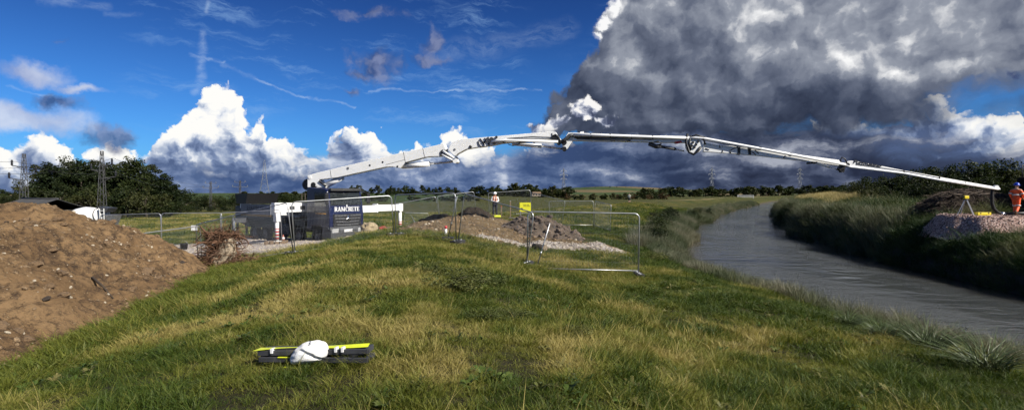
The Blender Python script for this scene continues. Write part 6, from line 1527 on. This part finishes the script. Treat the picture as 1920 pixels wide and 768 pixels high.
# tripod with level, yellow case
tb = at(1811, 404, 28.3); zt_ = float(plat_z(np.array([tb.x]), np.array([tb.y]))[0]); e = empty('survey_tripod', (tb.x, tb.y, zt_), 0, 'surveying tripod with a yellow level on the gravel platform', 'tripod')
ht = at(1811, 374, 28.3).z-zt_
for (x, y, w_, mt) in ((-.42, .05, .028, GALV), (.30, -.14, .05, WHITE), (.06, .42, .03, GALV)):
    lg = MB().bar((x*.12, y*.12, ht), (x, y, 0), w_).build('leg', mt, e); MB().bar((x*.97, y*.97, .03), (x, y, -.03), .02).build('spike', DKSTEEL, lg)
MB().lathe([(.09, ht-.01), (.10, ht), (.10, ht+.03), (.05, ht+.04)], 14).build('head_plate', DKSTEEL, e)
LEVY = simple('instrument_yellow', (.70, .55, .02), .4); MB().box((0, 0, ht+.13), (.24, .15, .17), bev=.03).build('level', LEVY, e); MB().tube([(-.16, -.02, ht+.15), (.16, -.02, ht+.15)], .045, 10).build('telescope', BLACK, e)
cb = at(1842, 404, 28.2); e = empty('instrument_case', (cb.x, cb.y, float(plat_z(np.array([cb.x]), np.array([cb.y]))[0])), .05, 'long yellow case lying on the gravel right of the tripod', 'case')
MB().box((0, 0, .07), (.74, .26, .13), bev=.02).build('body', LEVY, e); MB().box((0, 0, .145), (.74, .26, .03), bev=.01).build('lid', LEVY, e)
for x in (-.22, .22): MB().box((x, -.135, .12), (.06, .012, .06)).build('latch', BLACK, e)
# excavator at the right edge
EX = simple('excavator_dark_paint', (.014, .014, .013), .9, spec=.08, var=.3, scale=2); ex = empty('excavator', (32.2, 31.2, 2.75), R(20), 'dark excavator cut off by the right edge of the picture', 'excavator')
for s in (-1, 1):
    tr_ = MB(); pr = [(-1.7, .12), (1.7, .12), (1.95, .45), (1.7, .80), (-1.7, .80), (-1.95, .45)]; tr_.prism(pr, s*1.15-.25, s*1.15+.25); tk = tr_.build('track', TYRE, ex)
    for x in (-1.3, -.65, 0, .65, 1.3): MB().tube([(x, s*1.15-.27, .3), (x, s*1.15+.27, .3)], .16, 10).build('roller', DGREY, tk)
MB().box((0, 0, .95), (1.8, 1.8, .3)).build('slew_ring', EX, ex); MB().box((-.7, 0, 1.75), (2.6, 2.4, 1.3), bev=.12).build('engine_body', EX, ex)
cb_ = MB().box((.75, .75, 2.0), (1.4, .95, 1.75), bev=.08).build('cab', EX, ex); MB().box((1.46, .75, 2.2), (.02, .75, 1.0)).build('windscreen', GLASS, cb_); MB().box((.75, 1.235, 2.2), (1.1, .02, 1.0)).build('side_window', GLASS, cb_)
hr = MB()
for y in (-1.0, 1.0): hr.tube([(-1.8, y, 2.4), (-1.8, y, 3.1), (-.4, y, 3.1), (-.4, y, 2.4)], .03, 6)
hr.build('handrail', DGREY, ex); MB().tube([(-1.2, -.5, 2.4), (-1.2, -.5, 2.95), (-1.05, -.5, 3.05)], .07, 8).build('exhaust', DKSTEEL, ex)
MB().prism([(1.0, 1.3), (1.4, 1.2), (3.6, 3.2), (3.4, 3.6), (2.6, 3.3)], -.2, .2).build('boom_arm', EX, ex); MB().prism([(3.4, 3.6), (3.7, 3.3), (5.0, 1.4), (4.8, 1.2)], -.15, .15).build('dipper_arm', EX, ex); MB().prism([(4.7, 1.4), (5.1, 1.3), (5.4, .7), (5.0, .4), (4.5, .7)], -.4, .4).build('bucket', DKSTEEL, ex)

# ============================================================ concrete mixer behind the heap
mxr = empty('concrete_mixer', (-32.6, 42, gz(-32.6, 42)), R(-4), 'white concrete mixer truck, only its drum and chute showing behind the heap', 'mixer truck'); mxr.scale = (.86,)*3
dz_ = 1.75; Mx = Matrix.Translation((-.9, 0, dz_)) @ Matrix.Rotation(R(80), 4, 'Y')
dr = MB().lathe([(.15, -1.9), (.75, -1.7), (1.0, -.9), (1.02, -.1), (.85, .55), (.62, 1.05), (.52, 1.25)], 28, Mx).build('drum', TRUCKW, mxr)
MB().lathe([(.66, 1.0), (.69, 1.0), (.69, 1.08), (.66, 1.08)], 28, Mx, cap=False).build('drum_ring', BLACK, dr)
for x in (-1.9, -.9, .1): MB().lathe([(.80+.2*(x < .05), .3+x*.0), (.82+.2*(x < .05), .32)], 24, Matrix.Translation((x-.2, 0, dz_)) @ Matrix.Rotation(R(80), 4, 'Y'), cap=False)
fr = MB()
for y in (-.5, .5):
    fr.bar((.6, y, .9), (.55, y, 2.7), .10); fr.bar((.9, y, .9), (.55, y, 2.6), .09)
for z in (1.3, 1.7, 2.1, 2.5): fr.bar((.62, -.5, z), (.62, .5, z), .07)
fr.build('rear_frame', TRUCKW, mxr)
ld = MB(); ld.bar((.75, -.62, 1.0), (.7, -.62, 2.6), .05); ld.bar((1.15, -.62, 1.0), (1.1, -.62, 2.6), .05)
for z in (1.2, 1.5, 1.8, 2.1, 2.4): ld.bar((.75, -.62, z), (1.13, -.62, z), .04)
ld.build('ladder', TRUCKW, mxr)
MB().prism([(.5, 2.75), (1.5, 2.65), (1.15, 2.25), (.7, 2.3)], -.55, .55).build('loading_hopper', DGREY, mxr)
MB().prism([(.9, 2.05), (1.95, 2.05), (1.55, 1.05), (1.35, 1.0), (1.3, 1.4)], -.45, .45).build('chute', simple('worn_grey_steel', (.17, .17, .165), .55, .3, var=.3), mxr)
for y in (-.55, .55): MB().tube([(1.02, y, 1.28), (1.10, y, 1.28)], .11, 12).build('tail_lamp', RED, mxr)
MB().box((-1.6, 0, .85), (6.0, .9, .3)).build('chassis', BLACK, mxr); MB().box((-4.0, 0, 1.45), (1.7, 2.2, 1.6), bev=.1).build('cab', TRUCKW, mxr)
for x in (-4.0, -1.0, .2):
    for s in (-1, 1):
        M = Matrix.Translation((x, s*.95, .5)) @ Matrix.Rotation(R(-90*s), 4, 'X'); wq_ = MB().lathe([(.28, -.14), (.44, -.15), (.5, -.1), (.5, .1), (.44, .15), (.28, .14)], 22, M, cap=False).build('wheel', TYRE, mxr); MB().lathe([(.28, .08), (.15, .03), (.1, .1), (.02, .1)], 16, M).build('rim', DGREY, wq_)
